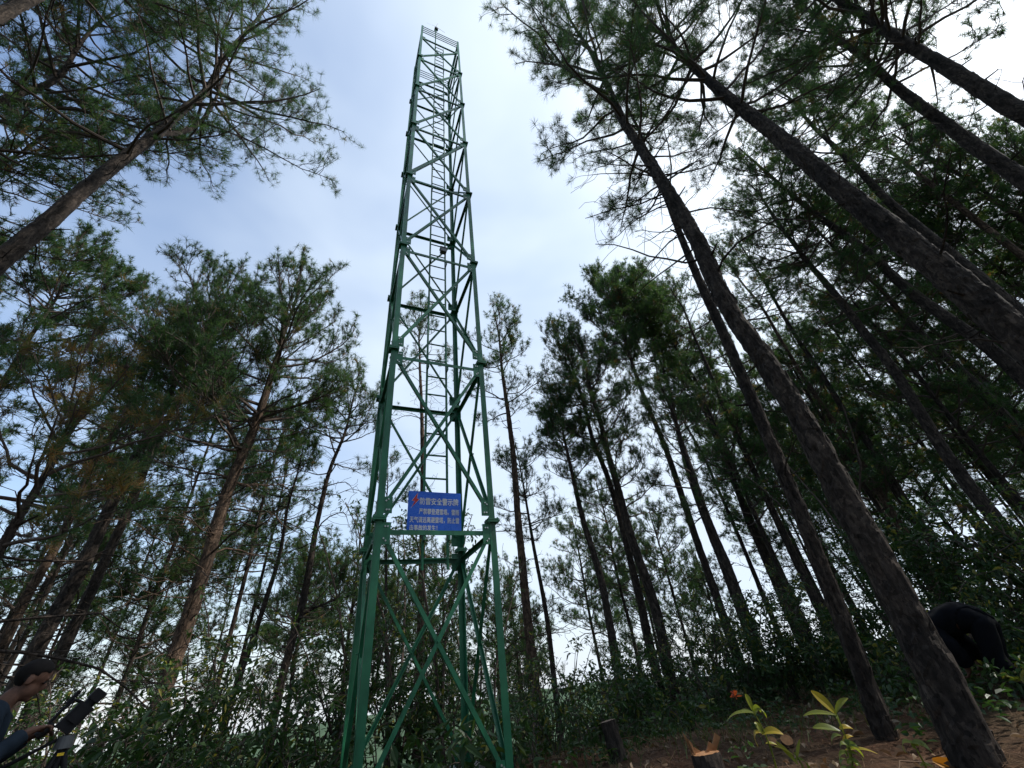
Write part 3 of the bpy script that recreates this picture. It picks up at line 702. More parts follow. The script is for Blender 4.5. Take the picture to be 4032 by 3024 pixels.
PINES = [
 # label, px path bottom to top, D, top z, r0, crown z, Lmax, branches, options
 ('thick dark pine nearest on the right, its trunk running from the lower right corner up', [(3857,3020),(3560,2374),(3450,2200),(3200,1723),(3045,1463),(2862,1217),(2739,928),(2575,663),(2444,464),(2390,331),(2325,199),(2258,100)], 6.1, 21.5, .160, 10.6, 3.3, 46, dict(dead=26, deadL=1.6, dead_from=.45)),
 ('slim pine just left of the thickest right hand trunk and crossing behind it', [(3534,3020),(3420,2712),(3290,2374),(3224,2200),(3090,1868),(2963,1578),(2855,1325),(2771,1145),(2716,1020)], 7.3, 16.5, .110, 11.0, 2.0, 26, dict(dead=18)),
 ('stout pine entering from the right edge with a broad trunk slanting to the top', [(3970,1289),(3840,1181),(3629,995),(3364,796),(3099,564),(2862,383),(2650,190)], 7.3, 19.5, .19, 11.0, 3.2, 52, dict(dens=1.0, dead=16)),
 ('pine in the upper right corner, topmost of the slanting trunks there', [(3994,431),(3895,371),(3696,245),(3497,133)], 10.8, 19.0, .2, 11.5, 3.2, 50, dict(dens=1.0, dead=10)),
 ('pine second from the top of the slanting trunks in the upper right', [(3961,663),(3762,517),(3563,371),(3351,186)], 12.3, 19.5, .2, 11.5, 3.0, 50, dict(dens=1.0, dead=10)),
 ('reddish thin pine whose forked top shows right of the stout right hand trunk', [(4027,1008),(3895,908),(3696,749),(3430,537)], 18.9, 21.5, .15, 12.0, 2.4, 40, dict(dens=1.0, bark='bark_red', dead=12)),
 ('pine partly hidden above the stout slanting trunk at the right', [(3762,1014),(3497,796),(3364,650),(3178,477)], 15.2, 21.0, .18, 13.0, 2.6, 45, dict(dens=1.0, dead=10)),
 ('pine crossing just below the stout slanting trunk at the right', [(3912,1376),(3696,1231),(3529,1108),(3430,995),(3271,888),(3125,776),(2986,650)], 15.6, 20.5, .19, 12.0, 2.6, 47, dict(dens=1.0, dead=12)),
 ('pine with straight dark trunk in the middle of the right hand wood', [(3768,1853),(3659,1687),(3573,1542),(3500,1420),(3406,1318),(3305,1174),(3175,1029),(3119,948)], 15.6, 18.0, .17, 9.5, 2.5, 47, dict(dens=1.0, dead=14)),
 ('left one of two thin pines standing bare against white sky, right of the thickest trunk', [(3442,1911),(3406,1839),(3312,1702),(3218,1571),(3139,1448),(3066,1325),(2994,1195),(2914,1108)], 18.7, 18.8, .12, 13.5, 1.8, 22, dict(dead=14, bark='bark_red')),
 ('right one of two thin pines standing bare against white sky, forking near its top', [(3500,1882),(3442,1767),(3334,1637),(3247,1492),(3110,1289),(2994,1080)], 18.7, 19.0, .14, 13.0, 2.0, 24, dict(dead=22, deadL=1.8)),
 ('dark pine low at the right edge behind the dense broadleaf thicket', [(4032,1723),(3840,1506),(3688,1376)], 17.6, 16.5, .16, 7.5, 2.8, 40, dict(dead=10)),
 ('tall pine with the highest dark green crown right of the tower', [(2753,2157),(2688,1962),(2623,1767),(2551,1600),(2500,1470),(2471,1369)], 17.2, 19.4, .15, 12.2, 2.7, 60, dict(dead=14, dens=1.5, brown=.02)),
 ('straight pine right of the highest green crown, its trunk bare to half height', [(2833,2193),(2775,2049),(2710,1868),(2667,1694),(2638,1535),(2594,1405),(2565,1268)], 19.7, 20.6, .14, 13.4, 2.7, 54, dict(dead=14, dens=1.45, brown=.02)),
 ('slender pine left of the thick trunk with short branch stubs along its upper stem', [(2985,1890),(2927,1767),(2847,1600),(2782,1434),(2717,1289)], 18.3, 18.0, .14, 12.0, 2.0, 28, dict(dead=24, deadL=.8)),
 ('slender forked pine between two straight bare trunks right of centre', [(2992,2157),(2927,2012),(2876,1832),(2811,1694),(2768,1542),(2667,1383)], 19.5, 17.0, .13, 11.0, 1.9, 28, dict(dead=18)),
 ('short thin pine with a small dark crown in the gap right of centre', [(2898,2085),(2818,1904),(2761,1774),(2703,1680)], 20.8, 13.6, .1, 9.6, 1.4, 20, dict(dead=8)),
 ('open sparse pine immediately right of the tower with a straight bare stem', [(2109,2700),(2094,2597),(2070,2364),(2055,2200),(2037,2012),(2023,1795),(1994,1578),(1972,1427)], 13.9, 15.6, .15, 9.0, 2.1, 34, dict(dead=30, deadL=1.5, brown=.10, bark='bark_red')),
 ('thin pine close beside the sparse pine right of the tower', [(2194,2800),(2169,2548),(2144,2364),(2109,2200),(2066,1940)], 16.4, 9.8, .1, 5.2, 1.7, 30, dict(dead=10)),
 ('short pine with the darkest densest crown right of the tower', [(2422,2598),(2393,2399),(2348,2200),(2327,2157),(2276,1976),(2247,1832)], 14.9, 10.3, .145, 6.4, 1.7, 40, dict(dead=10, dens=1.3, brown=.01)),
 ('pine with brown tipped foliage in the middle, left stem of a close pair', [(2586,2662),(2562,2548),(2522,2364),(2479,2193),(2450,2070),(2392,1868),(2327,1723),(2305,1600),(2247,1427)], 15.5, 15.0, .14, 8.2, 2.5, 48, dict(dens=1.25, dead=14, brown=.12)),
 ('thicker pine of a close pair right of centre, dark trunk and layered branches', [(2641,2697),(2626,2598),(2596,2448),(2562,2324),(2486,2128),(2435,1926),(2392,1781),(2363,1651),(2334,1564)], 15.0, 13.8, .175, 5.6, 2.4, 48, dict(dens=1.2, dead=10)),
 ('pine trunk rising out of the dark bushes left of the two nearest right hand trunks', [(2944,2448),(2910,2349),(2855,2200)], 15.2, 11.5, .15, 5.0, 2.0, 36, dict(dead=8)),
 ('large pine left of the tower with reddish lit trunk and many bare limbs', [(580,2925),(648,2697),(716,2524),(771,2345),(827,2173),(868,2012),(918,1868),(991,1723),(1056,1521),(1099,1383)], 12.5, 14.2, .18, 6.4, 3.5, 56, dict(dens=1.0, e_low=.1, bark='bark_red', dead=40, deadL=2.0, pale=True, limbs=[[(950,1800),(925,1700),(870,1640),(845,1560),(800,1440),(735,1330)]])),
 ('dark straight pine left of the reddish trunk, pale light along its stem', [(160,2740),(228,2605),(296,2450),(370,2308),(434,2157),(506,2012),(557,1868),(636,1709),(694,1579)], 16.3, 16.6, .15, 9.4, 3.3, 56, dict(dens=1.15, dead=20, deadL=1.6)),
 ('broad dark pine trunk slanting behind the person on the left', [(142,2555),(203,2444),(321,2247),(383,2107),(463,1926),(535,1796)], 14.8, 13.5, .19, 7.4, 2.6, 44, dict(dead=16, deadL=1.8)),
 ('pale barked pine leftmost of the trunks above the person', [(12,2555),(62,2420),(142,2278),(216,2173),(289,2013)], 17.7, 13.0, .15, 7.0, 2.6, 40, dict(dead=12, bark='bark_red')),
 ('thin leaning pine with bare twigs between the reddish trunk and the tower', [(864,2895),(926,2710),(987,2543),(1049,2358),(1117,2142),(1123,2000)], 14.6, 8.6, .09, 7.0, 1.2, 10, dict(dead=34, deadL=1.6, dead_from=.4)),
 ('slender pine nearest the tower on its left with one long low side branch', [(1049,2987),(1098,2710),(1154,2506),(1203,2345),(1222,2204),(1259,2000),(1280,1926),(1302,1817),(1360,1723)], 14.1, 11.6, .115, 7.2, 1.9, 34, dict(dead=26, deadL=1.8, limbs=[[(1160,2440),(1220,2400),(1300,2370),(1350,2350)]])),
 ('forked pine at the upper left reaching diagonally across the blue sky', [(0,1013),(145,918),(289,781),(434,665),(542,579),(629,528),(694,448),(767,405),(832,340),(868,239),(926,174),(970,123),(1060,20)], 9.5, None, .175, 12.0, 3.9, 46, dict(dens=.78, dead=10, deadL=1.0, dead_from=.6, limbs=[[(629,528),(694,535),(767,506),(810,463),(846,405),(882,289),(933,202)]], brown=.03)),
 ('crooked pine at the upper left with a bent trunk near the frame edge', [(0,392),(105,359),(190,333),(236,321),(262,262),(295,203),(346,127)], 12.6, 21.5, .17, 11.5, 4.2, 60, dict(dead=6, dead_from=.8)),
 ('pine in the top left corner, only its thick trunk edge in view', [(0,60),(60,30),(150,-20)], 9.0, 19.5, .2, 15.0, 3.5, 34, dict(dead=8, dead_from=.8)),
 ('pine at the left edge under the forked one with a thin reddish stem', [(0,650),(105,586)], 15.5, 18.5, .13, 12.0, 3.6, 46, dict(dead=6, bark='bark_red')),
 ('dense dark pine crown at the left edge, light stem showing through', [(14,1506),(72,1405),(123,1318),(181,1239)], 19.7, 17.6, .14, 10.0, 3.2, 54, dict(dead=12, dens=1.2)),
 ('pine directly behind the tower, pale crown seen through its ladder', [(1648,2833),(1656,2464),(1663,2095),(1665,1795),(1659,1563),(1652,1430)], 16.5, 19.0, .14, 14.4, 1.9, 26, dict(dead=40, deadL=1.5, dead_from=.4, brown=.08, bark='bark_red')),
 ('thin pine stem behind the left legs of the tower', [(1530,2833),(1516,2464),(1523,2169)], 16.5, 9.5, .07, 6.2, 1.1, 16, dict(dead=14)),
]
for k, (label, px, D, top, r0, crown, Lmax, nb, kw) in enumerate(PINES):
    kw = dict(kw); P = place(px, D, top, k)
    a0 = math.atan2(*ray(*px[0])[:2])
    kw['limbs'] = [plane_path(q, D, a0) for q in kw.get('limbs', ())]
    pine('pine_tree', label, None, [P[0, 0], P[0, 1], float(ground(P[0, 0], P[0, 1]))], P, r0, r0 * 0.16, crown, Lmax, nb, 100 + k, D, **kw)
# young pine with rusty needles low at the left edge
b = at(-120, 2300, 8.0); g = float(ground(b[0], b[1]))
pine('pine_tree', 'young pine with rusty brown drooping needles low at the left edge', None, [b[0], b[1], g],
     [[b[0], b[1], g - .1], [b[0] + .1, b[1], 2.5], [b[0], b[1] + .1, 4.4], [b[0] + .1, b[1], 5.6]], .08, .015, 3.2, 2.0, 26, 71, 8.0, dead=16, brown=.5, dens=.9, deadL=1.8, dead_from=.5, pale=True)

def dup(root, loc, rz, sc, label=None, group=None):
    r = root.copy(); C.objects.link(r); r.location = loc; r.rotation_euler = (0, 0, rz); r.scale = (sc, sc, sc)
    if label: r['label'] = label
    if group: r['group'] = group
    for ch in list(root.children):
        c = ch.copy(); C.objects.link(c); c.parent = r
    return r
# rows of further pines behind: three kinds built once, then copied tree by tree
def wood():
    rng = random.Random(5)
    zones = [('slender pine in the crowded background rows of the right hand wood', 'background pines of the right hand wood', 27, 66, 20, 40, 42, 1.0, .50),
             ('tall pine in the crowded upper right canopy behind the slanting trunks', 'canopy pines at the upper right', 52, 76, 18, 26, 5, 1.12, .52),
             ('slender pine in the background rows of the left hand wood', 'background pines of the left hand wood', -66, -27, 22, 38, 20, 1.0, .46),
             ('shorter pine with low branches in the middle of the right hand wood', 'low branched pines of the right hand wood', 25, 56, 18, 30, 10, .62, .24),
             ('shorter pine with low branches in the middle of the left hand wood', 'low branched pines of the left hand wood', -52, -26, 20, 30, 5, .6, .28),
             ('small far pine low behind the tower and the central shrubs', 'far pines behind the tower', -24, 25, 24, 40, 20, .62, .30)]
    for label, group, a0, a1, d0, d1, n, hs, cs in zones:
        protos = []; spots = []
        for i in range(n):
            for _ in range(40):
                a = math.radians(rng.uniform(a0, a1)); D = rng.uniform(d0, d1)
                p = (D * math.sin(a), D * math.cos(a))
                if all((p[0] - q[0]) ** 2 + (p[1] - q[1]) ** 2 > 3.5 for q in spots): break
            spots.append(p)
        for i, (x, y) in enumerate(spots):
            g = float(ground(x, y)); sc = rng.uniform(0.85, 1.12); rz = rng.uniform(0, 6.28)
            if i < 3:
                h = (15.5, 17.5, 16.5)[i] * hs
                pts = [[x, y, g - .1]] + [[x + rng.uniform(-.15, .15) * z, y + rng.uniform(-.15, .15) * z, g + h * z] for z in (.25, .5, .75, 1)]
                protos.append(pine('pine_tree', label, group, [x, y, g], pts, .10, .03, g + h * (cs + .06 * i), 2.6, 40, 300 + i + int(a0), 22, dead=14, deadL=1.4))
            else:
                dup(protos[i % 3], (x, y, g), rz, sc)
wood()

# ------------------------------------------------------------------ broadleaf shrubs and saplings
def leaves(G, rng, p, d, L, W, tint, fold=0.25):
    n = len(p); d = unit(d)
    side = unit(np.cross(d, np.array([0, 0, 1.0]) + 0.6 * rng.standard_normal((n, 3)))); nn = np.cross(side, d)
    L = L * rng.uniform(0.6, 1.25, n)[:, None]; W = W * rng.uniform(0.7, 1.2, n)[:, None]
    droop = -np.array([0, 0, 1.0]) * L * rng.uniform(0.0, 0.35, n)[:, None]
    l1 = p + d * L * .3 + side * W * .5 + nn * W * fold; r1 = p + d * L * .3 - side * W * .5 + nn * W * fold
    l2 = p + d * L * .7 + side * W * .38 + nn * W * fold + droop * .5; r2 = p + d * L * .7 - side * W * .38 + nn * W * fold + droop * .5
    tip = p + d * L + droop; m = p + d * L * .5 + droop * .3
    V = np.stack([p, l1, l2, tip, r2, r1, m], 1).reshape(-1, 3); k = np.arange(n) * 7
    G.add(V, Q=np.concatenate([np.stack([k, k + 1, k + 2, k + 6], -1), np.stack([k, k + 6, k + 4, k + 5], -1)]),
          F=np.concatenate([np.stack([k + 2, k + 3, k + 6], -1), np.stack([k + 6, k + 3, k + 4], -1)]), tint=np.repeat(tint, 7))
def shrub(name, label, cat, group, x, y, h, rad, seed, nst=6, leafL=.11, leafW=.045, dens=1.0, yellow=.06, low=0.15, up=1.1):
    rng = np.random.default_rng(seed); g = float(ground(x, y)); base = np.array([x, y, g])
    t = thing(name, label, cat, base, group=group)
    W_, Lf = Geo(), Geo()
    az = np.arange(nst) * 2.4 + rng.uniform(0, 6); b0 = base + np.stack([rng.normal(0, .08, nst), rng.normal(0, .08, nst), np.full(nst, -.05)], -1)
    Ls = h * rng.uniform(0.7, 1.05, nst); e0 = np.clip(rng.normal(up + .25, .12, nst), .5, 1.55)
    lean = np.arctan2(h, rad)
    P1 = curved(rng, b0, az, np.minimum(e0, 1.5), np.full(nst, max(lean * .75, .6)), Ls, 9, .1)
    tubes(W_, P1, (0.006 + .006 * Ls)[:, None] * np.linspace(1, .25, 9)[None, :], 6)
    n2 = np.maximum(4, (Ls * 5 * dens)).astype(int); i2 = np.repeat(np.arange(nst), n2); s2 = rng.uniform(low, 1, len(i2))
    b2, t2 = sample_paths(P1, i2, s2); a2 = rng.uniform(0, 6.28, len(i2))
    L2 = rad * rng.uniform(.3, .85, len(i2)) * (1.15 - .5 * s2)
    P2 = curved(rng, b2, a2, rng.normal(.45, .3, len(i2)), rng.normal(.2, .4, len(i2)), L2, 6, .2)
    tubes(W_, P2, (.003 + .005 * L2)[:, None] * np.linspace(1, .4, 6)[None, :], 4)
    n3 = np.maximum(5, (L2 * 26 * dens)).astype(int); i3 = np.repeat(np.arange(len(i2)), n3); s3 = rng.uniform(.25, 1, len(i3))
    p3, t3 = sample_paths(P2, i3, s3)
    d3 = unit(t3 * .5 + rng.standard_normal(t3.shape) * .7 + np.array([0, 0, .05]))
    p3 = p3 + d3 * .02 + rng.normal(0, .03, p3.shape)
    tint = np.clip(rng.normal(.22, .14, len(p3)), 0, .6); yl = rng.uniform(0, 1, len(p3)) < yellow; tint[yl] = rng.uniform(.6, .95, yl.sum())
    leaves(Lf, rng, p3, d3, leafL, leafW, tint)
    obj('stems', W_.mesh('stems', base), M['twig'], t); obj('foliage', Lf.mesh('foliage', base), M['leaf'], t)
    return t
SHRUBS = [
 # (top px, py, distance, radius, label, group, options)
 # tall saplings behind the tower
 (1480, 2010, 9.8, .75, 'tall broadleaf sapling seen between the left legs of the tower', None, dict(nst=3, up=1.25, dens=1.1)),
 (1610, 1900, 10.8, .8, 'tall broadleaf sapling behind the left edge of the blue sign', None, dict(nst=3, up=1.3, dens=1.2)),
 (1745, 1880, 10.2, .8, 'tall broadleaf sapling behind the right edge of the blue sign', None, dict(nst=3, up=1.3, dens=1.2)),
 (1880, 2080, 11.0, .75, 'broadleaf sapling behind the right legs of the tower', None, dict(nst=3, up=1.25)),
 (1600, 2330, 9.5, .9, 'leafy bush filling the space under the blue sign', None, {}),
 (1780, 2480, 9.0, .8, 'leafy bush between the two rear legs of the tower', None, {}),
 (1400, 2300, 9.0, .9, 'rounded broadleaf bush touching the left side of the tower', None, {}),
 (1290, 2430, 9.5, .9, 'broadleaf bush left of the tower beside the slender pine stem', None, {}),
 (1020, 2290, 10.5, 1.0, 'leafy sapling in front of the thin leaning pine', None, dict(up=1.25, nst=4)),
 (880, 2420, 9.5, 1.0, 'yellowish leaved bush right beside the reddish pine trunk', None, dict(yellow=.25)),
 (560, 2640, 10.0, .9, 'yellow green bush left of the reddish pine trunk', None, dict(yellow=.2)),
 (2210, 2470, 10.5, .7, 'twiggy bush standing against the bright gap right of the tower', None, dict(dens=.7)),
 (2400, 2560, 11, .8, 'leafy bush at the foot of the short dense pine', None, {}),
 (1980, 2760, 6.6, .55, 'low large leaved plant beside the right tower leg', None, dict(leafL=.17, leafW=.06, nst=7)),
 (1640, 2930, 5.0, .5, 'low grey green large leaved plant in front of the tower base', None, dict(leafL=.17, leafW=.065, nst=7)),
 (1800, 2800, 5.4, .5, 'large leaved plant growing inside the tower base', None, dict(leafL=.17, leafW=.065, nst=6)),
 (3060, 1620, 14.5, 1.2, 'tall broadleaf tree between the two nearest right hand trunks', None, dict(nst=4, up=1.35, dens=1.0)),
 (4060, 2560, 8.0, .45, 'yellow flecked bush beside the bending person at the right edge', None, dict(yellow=.5)),
]
ZONE = {
 'L': ('dark broadleaf bush in the undergrowth left of the tower', 'undergrowth bushes left of the tower'),
 'C': ('low dark bush in the undergrowth just right of the tower', 'undergrowth bushes right of the tower'),
 'R': ('dark broadleaf bush in the dense thicket of the right hand wood', 'thicket bushes of the right hand wood'),
}
for z, lst in {
 'L': [(1160,2560,8.6,.8),(1330,2640,7.6,.7),(1000,2640,8.4,.9),(760,2560,10,1.0),(420,2560,9.5,1.1),(300,2560,10.5,1.0),(180,2480,11.5,1.1),(60,2540,10,1.0),(480,2740,7.2,.9),
       (330,2760,7.8,.8),(660,2790,6.8,.9),(840,2780,7.2,.8),(1040,2800,6.8,.8),(1190,2790,7.0,.8),(560,2900,6.0,.7),(760,2930,6.0,.7),(960,2930,6.0,.7),(1130,2930,6.2,.7),(420,2940,5.6,.6),(700,2650,9,.9),(1500,2640,8.8,.8),(1650,2660,9.2,.8),(900,2620,11,1.0),(230,2660,12,1.1)],
 'C': [(2060,2520,11,.8),(2330,2620,10,.8),(2150,2640,8.6,.7),(2260,2740,7.8,.6),(2080,2700,7.8,.6),(2500,2650,10.4,.8),(2620,2680,10.4,.8),(2740,2640,10.8,.8),(2420,2740,9,.6),(2560,2740,9.4,.6),(2690,2710,9.8,.6),(1900,2640,9.0,.7),(2120,2470,13,.9),(2260,2500,13.5,.9),(2380,2480,14,1.0),(2500,2470,14,1.0),(2620,2440,14,1.0),(2720,2480,13,1.0),(2560,2570,12,.9),(2020,2600,12.5,.9),(2440,2590,12.5,.8),(2310,2680,9,.7),(2560,2400,16,1.2),(2700,2380,16,1.2),(2420,2430,17,1.2),(2640,2500,15,1.0),(2780,2440,15,1.2)],
 'R': [(2720,2330,12.5,1.2),(2830,2230,13.5,1.4),(2950,2280,12.5,1.3),(3060,2200,14,1.5),(3170,2280,12.6,1.3),(3290,2330,12.5,1.5),(3400,2020,13,1.8),(3560,1960,12.5,1.9),(3700,1900,12,2.0),(3850,1830,11.5,2.0),(3990,1860,10.5,1.7),
       (3640,2260,11,1.5),(3790,2200,10.5,1.5),(3930,2230,10,1.4),(3350,2460,11.4,1.2),(3470,2440,10.6,1.1),(3130,2460,12,1.1),(3000,2480,12,1.0),(2880,2500,12,1.0),(3240,2510,11.6,.9),(4020,2330,9,1.1),(3700,2480,9.6,.9),(3560,2560,9.4,.7),(3880,2500,9.6,.8),(3420,2580,10.2,.7),(4010,2680,8.2,.5)],
}.items():
    for (px, py, D, r) in lst: SHRUBS.append((px, py, D, r, ZONE[z][0], ZONE[z][1], dict(yellow=.02 + .03 * ((px + 2 * py) % 8), dens=(1.15 if z == 'R' else 1.0) * (.75 + .06 * ((px * 7 + py) % 9)), leafL=.075 + .012 * ((px + py * 3) % 7), leafW=.03 + .005 * ((px + py * 3) % 7), nst=4 + (px + py) % 4)))
for k, (px, py, D, r, label, group, kw) in enumerate(SHRUBS):
    p = at(px, py, D); h = max(.5, p[2] - float(ground(p[0], p[1])))
    cat = 'sapling' if 'sapling' in label else ('tree' if 'tree between' in label else ('plant' if 'plant' in label else 'bush'))
    shrub({'sapling': 'broadleaf_sapling', 'tree': 'broadleaf_tree', 'plant': 'leafy_plant', 'bush': 'broadleaf_bush'}[cat], label, cat, group, p[0], p[1], h, r, 500 + k, **kw)

# ------------------------------------------------------------------ unseen wood behind the camera, added to darken the clearing: one mass
def shade_woodland():
    rng = np.random.default_rng(77); Wd, Cr = Geo(), Geo()
    for i in range(34):
        a = math.radians(rng.uniform(100, 262)); D = rng.uniform(6, 26)
        x, y = D * math.sin(a), D * math.cos(a); g = float(ground(x, y)); h = rng.uniform(14, 20)
        P = np.array([[x + rng.normal(0, .15), y + rng.normal(0, .15), g - .1 + h * f] for f in np.linspace(0, 1, 8)])
        tubes(Wd, P[None], (np.linspace(.2, .03, 8))[None], 10)
        n = 34; u = rng.uniform(0, 1, n); z = h * (.35 + .63 * u)
        b0 = np.array([[x, y, g]] * n) + np.stack([0 * z, 0 * z, z], -1)
        L = 3.0 * (1 - .6 * u ** 2) * rng.uniform(.5, 1.1, n)
        P1 = curved(rng, b0, np.arange(n) * 2.4, .1 + .7 * u, .4 + .7 * u, L, 6)
        tubes(Wd, P1, (.012 + .01 * L)[:, None] * np.linspace(1, .3, 6)[None], 4)
        k = np.repeat(np.arange(n), 16); p, d = sample_paths(P1, k, rng.uniform(.3, 1, len(k)))
        needles(Cr, rng, p + rng.normal(0, .3, p.shape), unit(d + .4 * rng.standard_normal(d.shape)), 12, .32, .022, np.clip(rng.normal(.26, .1, len(p)), 0, .6))
    for i in range(60):
        a = math.radians(rng.uniform(70, 290)); D = rng.uniform(7, 16); x, y = D * math.sin(a), D * math.cos(a); g = float(ground(x, y)); h = rng.uniform(1, 3.5)
        n = 260; p = np.array([x, y, g + h * .5]) + rng.normal(0, 1, (n, 3)) * np.array([.8, .8, h * .28])
        leaves(Cr, rng, p, rng.standard_normal((n, 3)), .26, .12, np.clip(rng.normal(.22, .12, n), 0, .6))
    w = obj('shade_woodland_trunks', Wd.mesh('shade_woodland_trunks'), M['bark'], kind='stuff'); tag(w, 'dark pine trunks of the unseen wood added behind the camera to shade the clearing', 'wood')
    c = obj('shade_woodland_foliage', Cr.mesh('shade_woodland_foliage'), M['needle'], kind='stuff'); tag(c, 'dark foliage of the unseen wood added behind the camera to shade the clearing', 'wood')
shade_woodland()

# ------------------------------------------------------------------ stumps, cut logs
M['cutwood'] = plain('fresh_cut_wood', (0.26, 0.125, 0.05), 0.8, scale=25, var=0.3)
M['cutwood_grey'] = plain('weathered_cut_wood', (0.20, 0.14, 0.10), 0.9, scale=25, var=0.35)
def stump(px_base, D, h, rad, lean, label, seed, fresh=True):
    b = at(*px_base, D); b[2] = float(ground(b[0], b[1])); rng = np.random.default_rng(seed)
    t = thing('tree_stump', label, 'stump', b)
    G = Geo(); pts = np.array([b + np.array([lean[0] * f, lean[1] * f, -.08 + (h + .08) * f]) for f in np.linspace(0, 1, 5)])
    P, R, s_ = trunk_geo(G, rng, pts, rad * np.array([1.45, 1.18, 1.06, 1.0, .98]), 40, .03, .035)
    n = 40; ring = G.V[-1][-n:]
    obj('bark', G.mesh('bark', b), M['bark'], t)
    # cut face: slightly stepped disc sitting just inside the bark
    c = ring.mean(0); K = Geo(); V = [c + np.array([0, 0, .012])]; Q = []; F = []
    for k, f in enumerate((.35, .7, .97)):
        for i in range(n): V.append(c + (ring[i] - c) * f + np.array([0, 0, .012 * (1 - f) + rng.normal(0, .002)]))
    for i in range(n):
        j = (i + 1) % n; F.append((0, 1 + i, 1 + j))
        for k in range(2): Q.append((1 + k * n + i, 1 + (k + 1) * n + i, 1 + (k + 1) * n + j, 1 + k * n + j))
    K.add(np.array(V), Q=np.array(Q), F=np.array(F)); obj('cut_face', K.mesh('cut_face', b), M['cutwood' if fresh else 'cutwood_grey'], t)
    return t, b, c, rng
t, b, c, rng = stump((2800, 3010), 4.5, .36, .115, (-.02, .02), 'dark stump with torn orange wood splinters sticking up from its cut top', 1)
for k, (dx, dy, dz, w, e) in enumerate([(.035, .0, .075, .03, .07), (-.08, -.02, .11, .006, -.05), (-.095, .0, .15, .003, -.07), (.07, .01, .12, .02, .13), (-.04, .02, .05, .03, -.02), (.01, -.04, .035, .03, .03)]):
    Sp = Geo(); p0 = c + np.array([dx, dy, -.01]); ax = np.array([.93, .3, 0]); tip = p0 + np.array([e * .5, 0, dz])
    V = [p0 - ax * w, p0 + ax * w, p0 + ax * w + np.array([0, .03, 0]), p0 - ax * w + np.array([0, .03, 0]), tip - ax * w * .55, tip + ax * w * .35 + np.array([.02, 0, -.03]), tip + ax * w * .3 + np.array([.02, .018, -.03]), tip - ax * w * .5 + np.array([0, .02, 0])]
    Sp.add(np.array(V), Q=np.array([(0, 3, 2, 1), (4, 5, 6, 7), (0, 1, 5, 4), (1, 2, 6, 5), (2, 3, 7, 6), (3, 0, 4, 7)]))
    obj('splinter', Sp.mesh('splinter', b), M['cutwood'], t)
stump((2440, 2978), 7.4, .42, .105, (-.07, .03), 'dark leaning stump with rough bark left of the splintered one', 2, False)
for k, (px, py, D, rad, ln, lab) in enumerate([(3032, 2893, 7.2, .055, .07, 'small sawn log with pale cut end behind the yellow leaved plant, left of two'),
                                              (3090, 2905, 7.1, .065, .07, 'small sawn log with tan cut end behind the yellow leaved plant, right of two')]):
    p = at(px, py, D); p[2] = float(ground(p[0], p[1])); rng = np.random.default_rng(40 + k)
    t = thing('sawn_log', lab, 'log', p); G = Geo()
    hh = unit(np.array([p[0], p[1], 0])); tilt = unit(np.array([0, 0, .8]) - hh * .75 + np.array([.2 * k - .05, 0, 0]))
    top = p + tilt * (ln + .02)
    tubes(G, np.array([[p - tilt * .06, p + tilt * ln * .5, top]]), np.array([[rad * 1.05, rad, rad]]), 22, rough=.03, rng=rng)
    ring = G.V[-1][-22:]; obj('bark', G.mesh('bark', p), M['bark'], t)
    K = Geo(); K.add(np.vstack([[top + tilt * .004], top + (ring - top) * .985 + tilt * .003]), F=np.array([(0, 1 + i, 1 + (i + 1) % 22) for i in range(22)]))
    obj('cut_face', K.mesh('cut_face', p), M['cutwood'], t)

